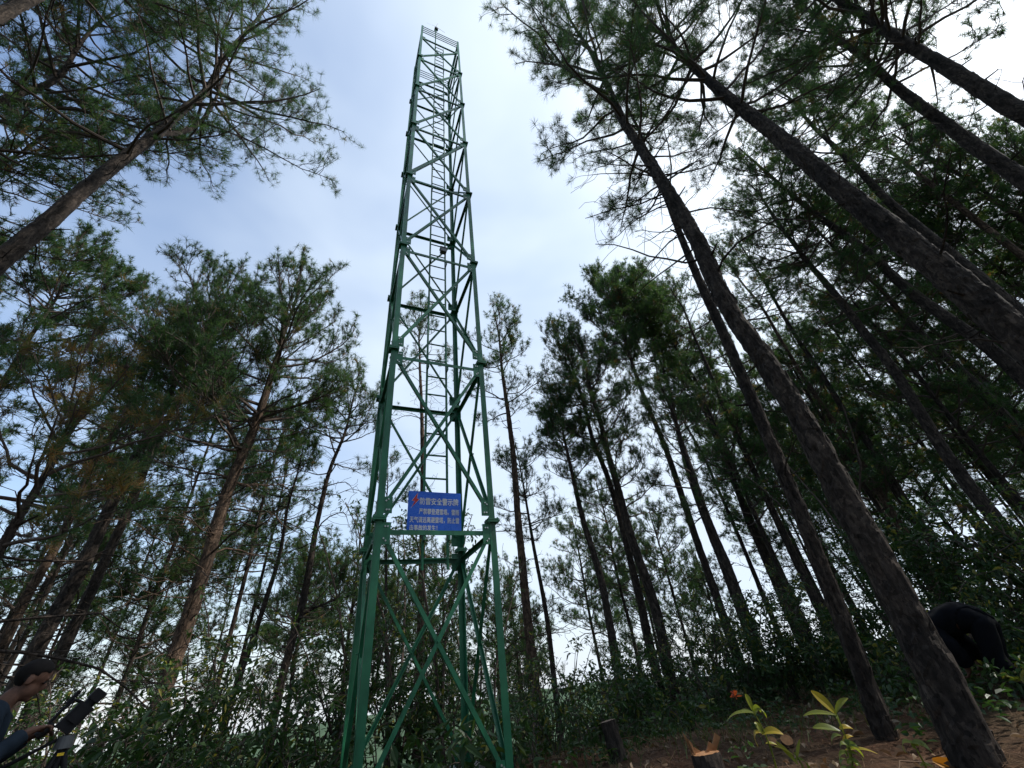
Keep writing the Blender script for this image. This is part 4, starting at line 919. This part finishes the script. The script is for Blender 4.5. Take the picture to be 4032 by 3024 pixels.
# ------------------------------------------------------------------ broad leaved plants on the bare ground
def blade(base, d, up, L, W, bend, n=9, fold=.12, tw=0.0):
    """one long leaf as a folded strip, pointed at both ends"""
    d = unit(np.asarray(d, float)); side = unit(np.cross(d, up)); nn = np.cross(side, d); V = []
    for i in range(n + 1):
        f = i / n; w = W * .5 * (math.sin(math.pi * min(1, f * .93 + .05)) ** .75)
        c = base + d * L * f * math.cos(bend * f) - np.array([0, 0, 1.0]) * L * f * math.sin(bend * f) * .8
        sd = side * math.cos(tw * f) + nn * math.sin(tw * f)
        V += [c - sd * w + nn * w * fold * 2, c, c + sd * w + nn * w * fold * 2]
    Q = []
    for i in range(n):
        a = i * 3; Q += [(a, a + 1, a + 4, a + 3), (a + 1, a + 2, a + 5, a + 4)]
    return np.array(V), np.array(Q)
def stem_plant(px_base, D, px_top, label, lvs, seed, flower=None, mat='ginger'):
    b = at(*px_base, D); b[2] = float(ground(b[0], b[1]))
    a0 = math.atan2(b[0], b[1]); h = np.array([math.sin(a0), math.cos(a0), 0]); rt = np.array([h[1], -h[0], 0])
    r_ = ray(*px_top); top = CAMP + r_ * (D / (r_ @ h)); rng = np.random.default_rng(seed)
    t = thing('ginger_plant', label, 'plant', b); G = Geo()
    f = np.linspace(0, 1, 8)[:, None]; P = b * (1 - f) + top * f + rt * (.03 * np.sin(f * 3)) - np.array([0, 0, .02]) * (1 - f)
    tubes(G, P[None], np.linspace(.009, .005, 8)[None], 7, tint=.2); obj('stem', G.mesh('stem', b), M['ginger'], t)
    for (s, ang, up_, L, W, bend, tint, away) in lvs:
        p = b * (1 - s) + top * s; a = math.radians(ang)
        d = rt * math.cos(a) + np.array([0, 0, 1.0]) * math.sin(a) + h * away
        V, Q = blade(p, d, np.array([0, 0, 1.0]) * .9 - h * .55 + .25 * rng.standard_normal(3), L * .82, W * .82, bend, tw=rng.normal(0, .4))
        K = Geo(); K.add(V, Q=Q, tint=np.clip(tint + .25 * np.linspace(-.3, .6, len(V)) * rng.uniform(0, 1) + rng.normal(0, .02, len(V)), 0, 1)); obj('leaf', K.mesh('leaf', b), M[mat], t)
    if flower:
        K = Geo(); p = top + rt * flower[0] + np.array([0, 0, flower[1]])
        for i in range(14):
            d = unit(np.array([0, 0, .8]) + rng.normal(0, .6, 3)); V, Q = blade(p - np.array([0, 0, .03]) + d * .01, d, np.array([0, 1.0, 0.1]), .06, .018, .2, 4); K.add(V, Q=Q, tint=1.0)
        obj('flower', K.mesh('flower', b), M['ginger'], t)
    return t
stem_plant((3040, 2985), 6.0, (2965, 2800), 'tall yellow green plant with red flower spike beside the splintered stump, left of its pair',
           [(1.0, 95, 0, .30, .085, .4, .15, -.1), (1.0, 40, 0, .28, .085, .9, .1, -.3), (.97, 165, 0, .42, .085, .5, .12, -.1), (.95, 150, 0, .30, .07, .6, .1, .3), (.62, 150, 0, .24, .10, 1.1, .55, -.2), (.6, 25, 0, .30, .11, .5, .5, -.15), (.62, 100, 0, .2, .06, .4, .3, .4), (.92, 60, 0, .25, .07, .7, .15, .5), (.45, 10, 0, .16, .05, .5, .45, .2)], 3, (-.12, .16))
stem_plant((3318, 2960), 6.1, (3290, 2810), 'tall yellow plant with bright sunlit leaves left of the slim right hand trunk',
           [(1.0, 118, 0, .34, .11, .2, .5, -.1), (1.0, 48, 0, .32, .075, .35, .3, .1), (.97, 160, 0, .40, .07, .35, .12, -.15), (.9, 75, 0, .25, .08, 1.6, .1, -.4), (.68, 155, 0, .32, .09, .3, .05, -.2), (.6, 165, 0, .2, .07, .8, .08, .1), (.72, 25, 0, .2, .07, .6, .55, .2), (.35, 12, 0, .34, .07, .4, .4, -.1), (.5, 40, 0, .2, .05, .5, .6, .3)], 4)
stem_plant((3310, 3020), 5.6, (3340, 2935), 'low bushy green weed under the sunlit yellow plant',
           [(s_, a_, 0, .16, .06, .8, .05, w_) for s_, a_, w_ in [(1, 80, .2), (1, 30, -.3), (1, 140, -.2), (.8, 10, .1), (.8, 165, .1), (.6, 20, -.4), (.6, 150, -.4), (.9, 60, .5), (.4, 10, 0), (.4, 170, .2), (.7, 100, -.6), (.95, 0, .4), (.5, 40, .4)]], 5)
stem_plant((3150, 3030), 5.0, (3125, 2962), 'pale yellow broken plant stalk with dry bleached leaves at the bottom edge',
           [(.9, 140, 0, .22, .05, .3, .35, -.1), (.7, 120, 0, .26, .04, .2, .3, .1), (.8, 60, 0, .2, .035, .1, .3, 0), (.3, 20, 0, .16, .03, .3, .25, -.2), (.8, 20, 0, .2, .06, 1.2, .0, .3)], 6)
stem_plant((3600, 3000), 5.2, (3590, 2925), 'small drooping green plant between the two nearest right hand trunks',
           [(1.0, 15, 0, .2, .07, .9, .1, -.2), (1, 150, 0, .18, .06, 1.0, .05, 0), (.9, 70, 0, .18, .05, .8, .2, .3), (.6, 20, 0, .14, .05, .6, .1, .3)], 7)
def fallen(px, D, L, W, tint, mat, label, ang, seed):
    p = at(*px, D); p[2] = float(ground(p[0], p[1])) + .05
    a0 = math.atan2(p[0], p[1]); h = np.array([math.sin(a0), math.cos(a0), 0]); rt = np.array([h[1], -h[0], 0])
    V, Q = blade(p, rt * math.cos(ang) + np.array([0, 0, math.sin(ang)]) - h * .1, np.array([0, 0, .7]) - h * .8, L, W, .3, fold=.3)
    K = Geo(); K.add(V, Q=Q, tint=tint); o = obj('fallen_leaf', K.mesh('fallen_leaf', p), M[mat]); o.location = p
    tag(o, label, 'leaf')
fallen((3655, 2962), 6.2, .36, .13, .4, 'orange_leaf', 'large curled orange leaf on the ground beside the thickest right hand trunk', -.35, 1)

# leaf litter, needles and small weeds nobody could count
def litter():
    rng = np.random.default_rng(9); G = Geo()
    def spots(n, x0, x1, y0, y1):
        x = rng.uniform(x0, x1, n); y = rng.uniform(y0, y1, n); return np.stack([x, y, ground(x, y) + .012], -1)
    p = spots(42000, -4, 10, 2.6, 13); d = rng.standard_normal(p.shape); d[:, 2] *= .12; d = unit(d)
    s = np.cross(d, [0, 0, 1.0]); L = rng.uniform(.06, .2, len(p))[:, None]; up = np.array([0, 0, .012])
    k = np.arange(len(p)) * 3
    G.add(np.stack([p - s * .0035, p + s * .0035, p + d * L + up], 1).reshape(-1, 3), F=np.stack([k, k + 1, k + 2], -1), tint=np.repeat(rng.uniform(0, .35, len(p)), 3))
    p = spots(2600, -4, 10, 3, 13); d = rng.standard_normal(p.shape); d[:, 2] = np.abs(d[:, 2]) * .35
    leaves(G, rng, p, d, .11, .055, np.clip(rng.normal(.38, .25, len(p)), 0, .9), fold=.5)
    n = 260; p = spots(n, -3, 9, 3, 12); az = rng.uniform(0, 6.28, n)
    tubes(G, curved(rng, p, az, rng.normal(.02, .08, n), rng.normal(0, .1, n), rng.uniform(.15, .9, n), 5, .2), np.full((n, 5), .006), 4, tint=.1)
    o = obj('leaf_litter', G.mesh('leaf_litter'), M['dry_leaf'], kind='stuff'); tag(o, 'brown pine needles, dry leaves and twigs scattered over the reddish soil', 'leaf litter')
    W = Geo()
    for i in range(330):
        x, y = rng.uniform(-6, 11), rng.uniform(4.2, 14)
        if 0.3 < x < 4.6 and y < 7.2 and rng.uniform() < .8: continue
        if x * .5 > y - 2: continue
        g = float(ground(x, y)); n = rng.integers(10, 34); hh = rng.uniform(.08, .4)
        p = np.stack([x + rng.normal(0, .12, n), y + rng.normal(0, .12, n), g + rng.uniform(.02, hh, n)], -1); d = rng.standard_normal((n, 3)); d[:, 2] = np.abs(d[:, 2]) * .5
        leaves(W, rng, p, d, .11, .05, np.clip(rng.normal(.2, .15, n), 0, .8))
    n = 5200; x = rng.uniform(-5, 12, n); y = rng.uniform(6.5, 15, n); p = np.stack([x, y, ground(x, y)], -1)
    d = unit(rng.standard_normal((n, 3)) * .45 + np.array([0, 0, 1.0])); s = unit(np.cross(d, rng.standard_normal((n, 3)))) * .004; L = rng.uniform(.12, .4, n)[:, None]
    k = np.arange(n) * 5; W.add(np.stack([p - s, p + s, p + d * L * .6 - s * .7, p + d * L * .6 + s * .7, p + d * L + np.array([.04, 0, -.02])], 1).reshape(-1, 3), Q=np.stack([k, k + 1, k + 3, k + 2], -1), F=np.stack([k + 2, k + 3, k + 4], -1), tint=np.repeat(rng.uniform(.1, .7, n), 5))
    o = obj('ground_weeds', W.mesh('ground_weeds'), M['leaf'], kind='stuff'); tag(o, 'low green weeds and grass tufts growing through the forest floor', 'weeds')
litter()

# ------------------------------------------------------------------ people, camera and tripod
def skin_mesh(name, joints, edges, extra=(), voxel=.012, smooth=2):
    """limbs grown round a skeleton (joint: position, radius), fused with extra solids into one closed surface"""
    me = bpy.data.meshes.new(name + '_skeleton'); keys = list(joints)
    me.from_pydata([joints[k][0] for k in keys], [(keys.index(a), keys.index(b)) for a, b in edges], [])
    o = bpy.data.objects.new(name + '_skeleton', me); C.objects.link(o)
    sk = o.modifiers.new('skin', 'SKIN'); sk.use_smooth_shade = True
    bpy.context.view_layer.update()
    if len(me.skin_vertices):
        for i, k in enumerate(keys):
            rr = joints[k][1]; me.skin_vertices[0].data[i].radius = rr if isinstance(rr, tuple) else (rr, rr)
            me.skin_vertices[0].data[i].use_root = (i == 0)
    sb = o.modifiers.new('sub', 'SUBSURF'); sb.levels = 2; sb.render_levels = 2
    dgr = bpy.context.evaluated_depsgraph_get(); dgr.update()
    m2 = bpy.data.meshes.new_from_object(o.evaluated_get(dgr)); bpy.data.objects.remove(o)
    bm = bmesh.new(); bm.from_mesh(m2)
    for (kind, loc, sc, rot) in extra:
        mat = Matrix.LocRotScale(Vector(loc), Euler(rot), Vector(sc))
        bmesh.ops.create_icosphere(bm, subdivisions=3, radius=1, matrix=mat)
    bm.to_mesh(m2); bm.free()
    o = bpy.data.objects.new(name, m2); C.objects.link(o)
    rm = o.modifiers.new('remesh', 'REMESH'); rm.mode = 'VOXEL'; rm.voxel_size = voxel; rm.use_smooth_shade = True
    sm = o.modifiers.new('smooth', 'SMOOTH'); sm.factor = .5; sm.iterations = smooth
    dgr = bpy.context.evaluated_depsgraph_get(); dgr.update()
    m3 = bpy.data.meshes.new_from_object(o.evaluated_get(dgr)); bpy.data.objects.remove(o); m3.name = name
    m3.polygons.foreach_set('use_smooth', np.ones(len(m3.polygons), bool))
    return m3
def head_parts(c, fwd, tilt):
    """skull, jaw, nose, ears, brow round the head centre c; face towards local +x, tilted down"""
    R = Matrix.Rotation(tilt, 3, 'Y'); c = Vector(c); o = []
    def p(x, y, z): return c + R @ Vector((x, y, z))
    o.append(('s', p(-.005, 0, .035), (.098, .078, .092), (0, tilt, 0)))
    o.append(('s', p(.028, 0, -.045), (.066, .060, .075), (0, tilt, 0)))
    o.append(('s', p(.070, 0, -.095), (.022, .026, .020), (0, tilt, 0)))
    o.append(('s', p(.098, 0, -.012), (.022, .014, .026), (0, tilt, 0)))
    o.append(('s', p(.086, 0, -.052), (.014, .024, .008), (0, tilt, 0)))
    o.append(('s', p(.086, 0, -.066), (.012, .020, .007), (0, tilt, 0)))
    o.append(('s', p(.080, 0, .035), (.018, .050, .012), (0, tilt, 0)))
    for s in (-1, 1): o.append(('s', p(-.005, s * .080, -.01), (.024, .010, .034), (0, tilt, 0)))
    for s in (-1, 1): o.append(('s', p(.080, s * .032, .012), (.008, .016, .009), (0, tilt, 0)))
    return o, p
def hand_chain(J, E, wrist, root, pt, d, up, side, curl, tag_):
    """palm, five unequal fingers with a bend each, and a thumb from the side of the palm"""
    d, up, side = map(lambda v: Vector(v).normalized(), (d, up, side)); w = Vector(pt)
    J[tag_ + 'palm'] = (tuple(w + d * .055), (.034, .018)); E.append((root, tag_ + 'palm'))
    for i, (off, ln) in enumerate(((-.030, .066), (-.010, .075), (.010, .070), (.029, .055))):
        k = w + d * .088 + side * off; m = k + d * ln * .5 - up * curl * .35; e = m + d * ln * .25 - up * (curl + .02)
        for nm, q, rr in (('k', k, .0105), ('m', m, .0095), ('e', e, .008)): J[f'{tag_}{nm}{i}'] = (tuple(q), rr)
        E += [(tag_ + 'palm', f'{tag_}k{i}'), (f'{tag_}k{i}', f'{tag_}m{i}'), (f'{tag_}m{i}', f'{tag_}e{i}')]
    a = w + d * .035 - side * .036; b_ = a + d * .035 - side * .018 - up * .012; c_ = b_ + d * .026 - up * .014
    for nm, q, rr in (('ta', a, .013), ('tb', b_, .011), ('tc', c_, .009)): J[tag_ + nm] = (tuple(q), rr)
    E += [(tag_ + 'palm', tag_ + 'ta'), (tag_ + 'ta', tag_ + 'tb'), (tag_ + 'tb', tag_ + 'tc')]
M['skin'] = plain('shaded_tanned_skin', (0.115, 0.060, 0.042), 0.65, var=.22, scale=40, spec=.25)  # tanned skin, its colour lowered further to stand in for shade
M['hair'] = plain('black_hair', (0.008, 0.007, 0.007), 0.85, scale=60, spec=.15)
M['shirt'] = plain('slate_blue_cloth', (0.022, 0.032, 0.046), 0.95, scale=14, spec=.1, bmp=.004)
M['trousers'] = plain('dark_trousers', (0.02, 0.022, 0.028), 0.9, scale=14)
M['black_cloth'] = plain('black_cloth', (0.0035, 0.004, 0.006), 0.95, scale=10, spec=.15)
def person(label, loc, yaw, joints, edges, hands, head_c, tilt, cloth, gap=.016):
    """cloth: name, material, bones it covers with how far along each, how far it stands off the body"""
    t = thing('person', label, 'person', loc, yaw)
    J, E = dict(joints), list(edges)
    for h_ in hands: hand_chain(J, E, *h_)
    ex, hp = head_parts(head_c, None, tilt)
    me = skin_mesh('body', J, E, ex, .0085)
    n = len(me.vertices); co = np.empty(n * 3, np.float32); me.vertices.foreach_get('co', co); co = co.reshape(-1, 3).astype(float)
    nv = np.empty(n * 3, np.float32); me.vertices.foreach_get('normal', nv); nv = nv.reshape(-1, 3).astype(float)
    bones = [e for e in E if e[0] in joints] ; best = np.full(n, 1e9); bi = np.zeros(n, int); bt = np.zeros(n)
    for k, (a, b) in enumerate(bones):
        A, B = np.array(J[a][0]), np.array(J[b][0]); d = B - A; tt = np.clip((co - A) @ d / (d @ d), 0, 1)
        q = np.linalg.norm(co - A - tt[:, None] * d, axis=1) ; m_ = q < best; best[m_] = q[m_]; bi[m_] = k; bt[m_] = tt[m_]
    R3 = np.array(Matrix.Rotation(tilt, 3, 'Y')); hl = (co - np.array(head_c)) @ R3
    hd = np.linalg.norm(hl / np.array([.115, .10, .16]), axis=1) < 1.0
    obj('body', me, M['skin'], t)
    fv = [tuple(pl.vertices) for pl in me.polygons]
    def layer(nm, mask, off, mat, fold=0.0):
        faces = [f for f in fv if all(mask[v] for v in f)]; used = sorted({v for f in faces for v in f}); ix = {v: k for k, v in enumerate(used)}
        u = np.array(used); c = co[u]
        w = off + fold * (np.sin(c[:, 2] * 23 + c[:, 0] * 31 + 2 * np.sin(c[:, 1] * 14)) * np.sin(c[:, 1] * 19 + c[:, 2] * 9) + .5 * np.sin(c[:, 2] * 41 + c[:, 1] * 60 + c[:, 0] * 37))
        ec = {}
        for f in faces:
            for q in range(len(f)): k2 = (min(f[q], f[q - 1]), max(f[q], f[q - 1])); ec[k2] = ec.get(k2, 0) + 1
        rim = {v for k2, q in ec.items() if q == 1 for v in k2}
        w = np.where(np.array([v in rim for v in used]), .001, w)
        m2 = bpy.data.meshes.new(nm); m2.from_pydata([tuple(v) for v in c + nv[u] * w[:, None]], [], [tuple(ix[v] for v in f) for f in faces])
        bm = bmesh.new(); bm.from_mesh(m2)
        for _ in range(3): bmesh.ops.smooth_vert(bm, verts=bm.verts, factor=.5, use_axis_x=True, use_axis_y=True, use_axis_z=True)
        bm.to_mesh(m2); bm.free()
        m2.polygons.foreach_set('use_smooth', np.ones(len(m2.polygons), bool)); obj(nm, m2, M[mat], t)
    for nm, mat, spec, off, fold in cloth:
        mask = np.zeros(n, bool)
        for k, e in enumerate(bones):
            if e in spec: lo, hi = spec[e]; mask |= (bi == k) & (bt >= lo) & (bt <= hi) & ~hd
        layer(nm, mask, off, mat, fold)
    hair = hd & (((hl[:, 2] > .055 - .25 * np.maximum(hl[:, 0] - .03, 0) * 0) & (hl[:, 0] < .075)) | ((hl[:, 0] < -.012) & (hl[:, 2] > -.055)) | ((hl[:, 0] < .03) & (hl[:, 2] > .02))) & (np.abs(hl[:, 1]) < .2)
    layer('hair', hair, .008, 'hair', .002)
    for s in (-1, 1):
        bm = bmesh.new(); bmesh.ops.create_icosphere(bm, subdivisions=2, radius=.0105, matrix=Matrix.Translation(hp(.083, s * .032, .010))); m_ = bpy.data.meshes.new('eye'); bm.to_mesh(m_); bm.free()
        obj('eye', m_, M['dark_plastic'], t)
    return t
SHIRT = {('pelvis', 'hipR'): (0, .45), ('pelvis', 'hipL'): (0, .45), ('pelvis', 'waist'): (0, 1), ('waist', 'chest'): (0, 1), ('chest', 'neck0'): (0, 1), ('neck0', 'neck1'): (0, .6), ('chest', 'shR'): (0, 1), ('chest', 'shL'): (0, 1), ('shR', 'elR'): (0, 1), ('shL', 'elL'): (0, 1), ('elR', 'wrR'): (0, .93), ('elL', 'wrL'): (0, .93)}
TROUS = {('pelvis', 'waist'): (0, 1), ('pelvis', 'hipR'): (0, 1), ('pelvis', 'hipL'): (0, 1), ('hipR', 'knR'): (0, 1), ('hipL', 'knL'): (0, 1), ('knR', 'anR'): (0, .96), ('knL', 'anL'): (0, .96)}
SHOES = {('anR', 'toR'): (0, 1), ('anL', 'toL'): (0, 1), ('knR', 'anR'): (.93, 1), ('knL', 'anL'): (.93, 1)}
def standing():
    D = 5.2; az = math.radians(-49.6)
    B = np.array([D * math.sin(az), D * math.cos(az), 0]); B[2] = float(ground(B[0], B[1])); up = 1.93 - B[2]
    k = up / 1.80
    f = lambda x, y, z: (x, y, z * k)
    J = {'pelvis': (f(0, 0, .97), (.15, .11)), 'waist': (f(.02, 0, 1.12), (.155, .125)), 'chest': (f(.04, 0, 1.37), (.175, .14)), 'neck0': (f(.06, 0, 1.535), (.085, .08)), 'neck1': (f(.09, 0, 1.565), .058), 'head': (f(.13, 0, 1.65), .062),
         'shR': (f(.03, -.19, 1.53), .066), 'elR': (f(.06, -.26, 1.20), .045), 'wrR': (f(.27, -.14, 1.39), .03),
         'shL': (f(.03, .19, 1.53), .066), 'elL': (f(.08, .27, 1.18), .045), 'wrL': (f(.30, .12, 1.36), .03),
         'hipR': (f(0, -.10, .92), .095), 'knR': (f(.02, -.11, .50), .062), 'anR': (f(-.02, -.12, .09), .042), 'toR': (f(.14, -.13, .04), .04),
         'hipL': (f(0, .10, .92), .095), 'knL': (f(.03, .12, .50), .062), 'anL': (f(.0, .13, .09), .042), 'toL': (f(.16, .15, .04), .04)}
    E = [('pelvis', 'waist'), ('waist', 'chest'), ('chest', 'neck0'), ('neck0', 'neck1'), ('neck1', 'head'), ('chest', 'shR'), ('shR', 'elR'), ('elR', 'wrR'), ('chest', 'shL'), ('shL', 'elL'), ('elL', 'wrL'),
         ('pelvis', 'hipR'), ('hipR', 'knR'), ('knR', 'anR'), ('anR', 'toR'), ('pelvis', 'hipL'), ('hipL', 'knL'), ('knL', 'anL'), ('anL', 'toL')]
    hands = [('wrR', 'wrR', J['wrR'][0], (.92, .35, .15), (0, .3, 1), (0, -1, .1), .02, 'R'), ('wrL', 'wrL', J['wrL'][0], (.9, -.4, .15), (0, -.3, 1), (0, 1, .1), .02, 'L')]
    # local +x = facing; facing azimuth is az+90 in the compass sense
    fa = az + math.pi / 2; yaw = math.pi / 2 - fa
    person('person in a slate blue shirt operating a tripod camera at the left edge', B, yaw, J, E, hands, f(.16, 0, 1.685), math.radians(24),
           [('trousers', 'trousers', TROUS, .012, .004), ('shirt', 'shirt', SHIRT, .022, .005), ('shoes', 'dark_plastic', SHOES, .006, 0)])
    F_ = np.array([math.sin(fa), math.cos(fa), 0]); Lf = np.array([-F_[1], F_[0], 0])
    # tripod
    T0 = B + F_ * .50; T0[2] = float(ground(T0[0], T0[1])); zt = 1.50
    t = thing('tripod', 'black camera tripod standing in front of the person at the left edge', 'tripod', T0)
    hub = np.array([T0[0], T0[1], zt - .10])
    for i in range(3):
        a = i * 2.094 + .5; foot = T0 + np.array([math.cos(a) * .48, math.sin(a) * .48, 0]); foot[2] = float(ground(foot[0], foot[1]))
        e = foot - hub; G = Geo()
        tubes(G, [[hub + e * .02, hub + e * .52]], [[.019, .019]], 12, cap=True); leg = obj('leg', G.mesh('leg', T0), M['dark_plastic'], t)
        G = Geo(); tubes(G, [[hub + e * .5, foot]], [[.013, .011]], 10, cap=True); obj('lower_section', G.mesh('lower_section', T0), M['grey'], leg)
        G = Geo(); tubes(G, [[hub + e * .47, hub + e * .54]], [[.024, .024]], 10, cap=True); obj('leg_lock', G.mesh('leg_lock', T0), M['dark_plastic'], leg)
    G = Geo(); tubes(G, [[hub - np.array([0, 0, .28]), hub + np.array([0, 0, .05])]], [[.028, .028]], 14, cap=True); obj('centre_column', G.mesh('centre_column', T0), M['dark_plastic'], t)
    G = Geo(); tubes(G, [[hub - np.array([0, 0, .03]), hub + np.array([0, 0, .045])]], [[.055, .048]], 16, cap=True); obj('head', G.mesh('head', T0), M['grey'], t)
    G = Geo(); box(G, hub + np.array([0, 0, -.06]) - Lf * .058, F_ * .018, Lf * .002, UP * .008); obj('yellow_label', G.mesh('yellow_label', T0), plain('yellow_plastic', (.75, .5, .02), .5, var=.05), t)
    G = Geo(); tubes(G, [[hub + UP * .03 - F_ * .04, hub - F_ * .30 - UP * .10]], [[.011, .014]], 10, cap=True); obj('pan_handle', G.mesh('pan_handle', T0), M['dark_plastic'], t)
    # camcorder, tilted up towards the tower top
    el = math.radians(56); A = F_ * math.cos(el) + UP * math.sin(el); Bv = np.cross(A, Lf); c0 = hub + UP * .15 + F_ * .0
    q = thing('video_camera', 'black video camera tilted steeply upwards on the tripod at the left edge', 'camera', c0)
    def prt(nm, G, m=M['dark_plastic']): return obj(nm, G.mesh(nm, c0), m, q)
    G = Geo(); box(G, c0, A * .085, Lf * .045, Bv * .055); prt('body', G)
    G = Geo(); tubes(G, [[c0 + A * .085, c0 + A * .12]], [[.036, .038]], 18, cap=True); ln = prt('lens', G)
    G = Geo(); P_ = np.array([[c0 + A * .19, c0 + A * .27]]); box(G, c0 + A * .15, A * .035, Lf * .05, Bv * .042); obj('lens_hood', G.mesh('lens_hood', c0), M['dark_plastic'], ln)
    up_s = 1.0 if Bv[2] > 0 else -1.0; Bu = Bv * up_s
    G = Geo(); tubes(G, np.array([[c0 + A * .08 + Bu * .055, c0 + A * .07 + Bu * .095, c0 + A * .0 + Bu * .105, c0 - A * .09 + Bu * .10]]), [[.011, .012, .012, .011]], 8, cap=True); prt('handle', G)
    G = Geo(); tubes(G, [[c0 - A * .08 + Bu * .07, c0 - A * .17 + Bu * .09]], [[.024, .027]], 12, cap=True); prt('viewfinder', G)
    G = Geo(); tubes(G, [[c0 + A * .03 + Bu * .115, c0 + A * .12 + Bu * .12]], [[.013, .014]], 10, cap=True); prt('microphone', G)
    G = Geo(); box(G, c0 - Lf * .06 + A * .02, A * .05, Lf * .004, Bv * .035); prt('side_screen', G)
standing()
def bending():
    p = at(3880, 2480, 8.3); g = float(ground(p[0], p[1])); az = math.atan2(p[0], p[1]); fa = az - math.pi / 2 + .25; yaw = math.pi / 2 - fa
    hz = min(max(1.47 - g, .75), 1.0); k = hz / .95
    f = lambda x, y, z: (x, y, z * k)
    J = {'pelvis': (f(.0, 0, .92), (.15, .13)), 'waist': (f(.17, 0, 1.00), (.18, .17)), 'chest': (f(.38, 0, .96), (.2, .2)), 'neck0': (f(.55, 0, .86), .08), 'neck1': (f(.61, 0, .80), .06), 'head': (f(.67, 0, .74), .06),
         'shR': (f(.45, -.2, .86), .08), 'elR': (f(.32, -.25, .62), .06), 'wrR': (f(.30, -.16, .42), .036),
         'shL': (f(.45, .2, .86), .08), 'elL': (f(.34, .25, .62), .06), 'wrL': (f(.34, .15, .42), .036),
         'hipR': (f(-.02, -.10, .86), .11), 'knR': (f(.10, -.13, .46), .085), 'anR': (f(-.06, -.12, .09), .05), 'toR': (f(.10, -.13, .04), .045),
         'hipL': (f(-.02, .10, .86), .11), 'knL': (f(.06, .13, .46), .085), 'anL': (f(-.14, .13, .09), .05), 'toL': (f(.02, .14, .04), .045)}
    E = [('pelvis', 'waist'), ('waist', 'chest'), ('chest', 'neck0'), ('neck0', 'neck1'), ('neck1', 'head'), ('chest', 'shR'), ('shR', 'elR'), ('elR', 'wrR'), ('chest', 'shL'), ('shL', 'elL'), ('elL', 'wrL'),
         ('pelvis', 'hipR'), ('hipR', 'knR'), ('knR', 'anR'), ('anR', 'toR'), ('pelvis', 'hipL'), ('hipL', 'knL'), ('knL', 'anL'), ('anL', 'toL')]
    hands = [('wrR', 'wrR', J['wrR'][0], (.35, .1, -.9), (-.9, 0, -.3), (0, -1, 0), .02, 'R'), ('wrL', 'wrL', J['wrL'][0], (.35, -.1, -.9), (-.9, 0, -.3), (0, 1, 0), .02, 'L')]
    person('person in black clothes bending over behind the thickest right hand trunk', [p[0], p[1], g], yaw, J, E, hands, f(.70, 0, .69), math.radians(85),
           [('trousers', 'black_cloth', TROUS, .022, .005), ('jacket', 'black_cloth', SHIRT, .042, .008), ('shoes', 'black_cloth', SHOES, .006, 0)])
bending()
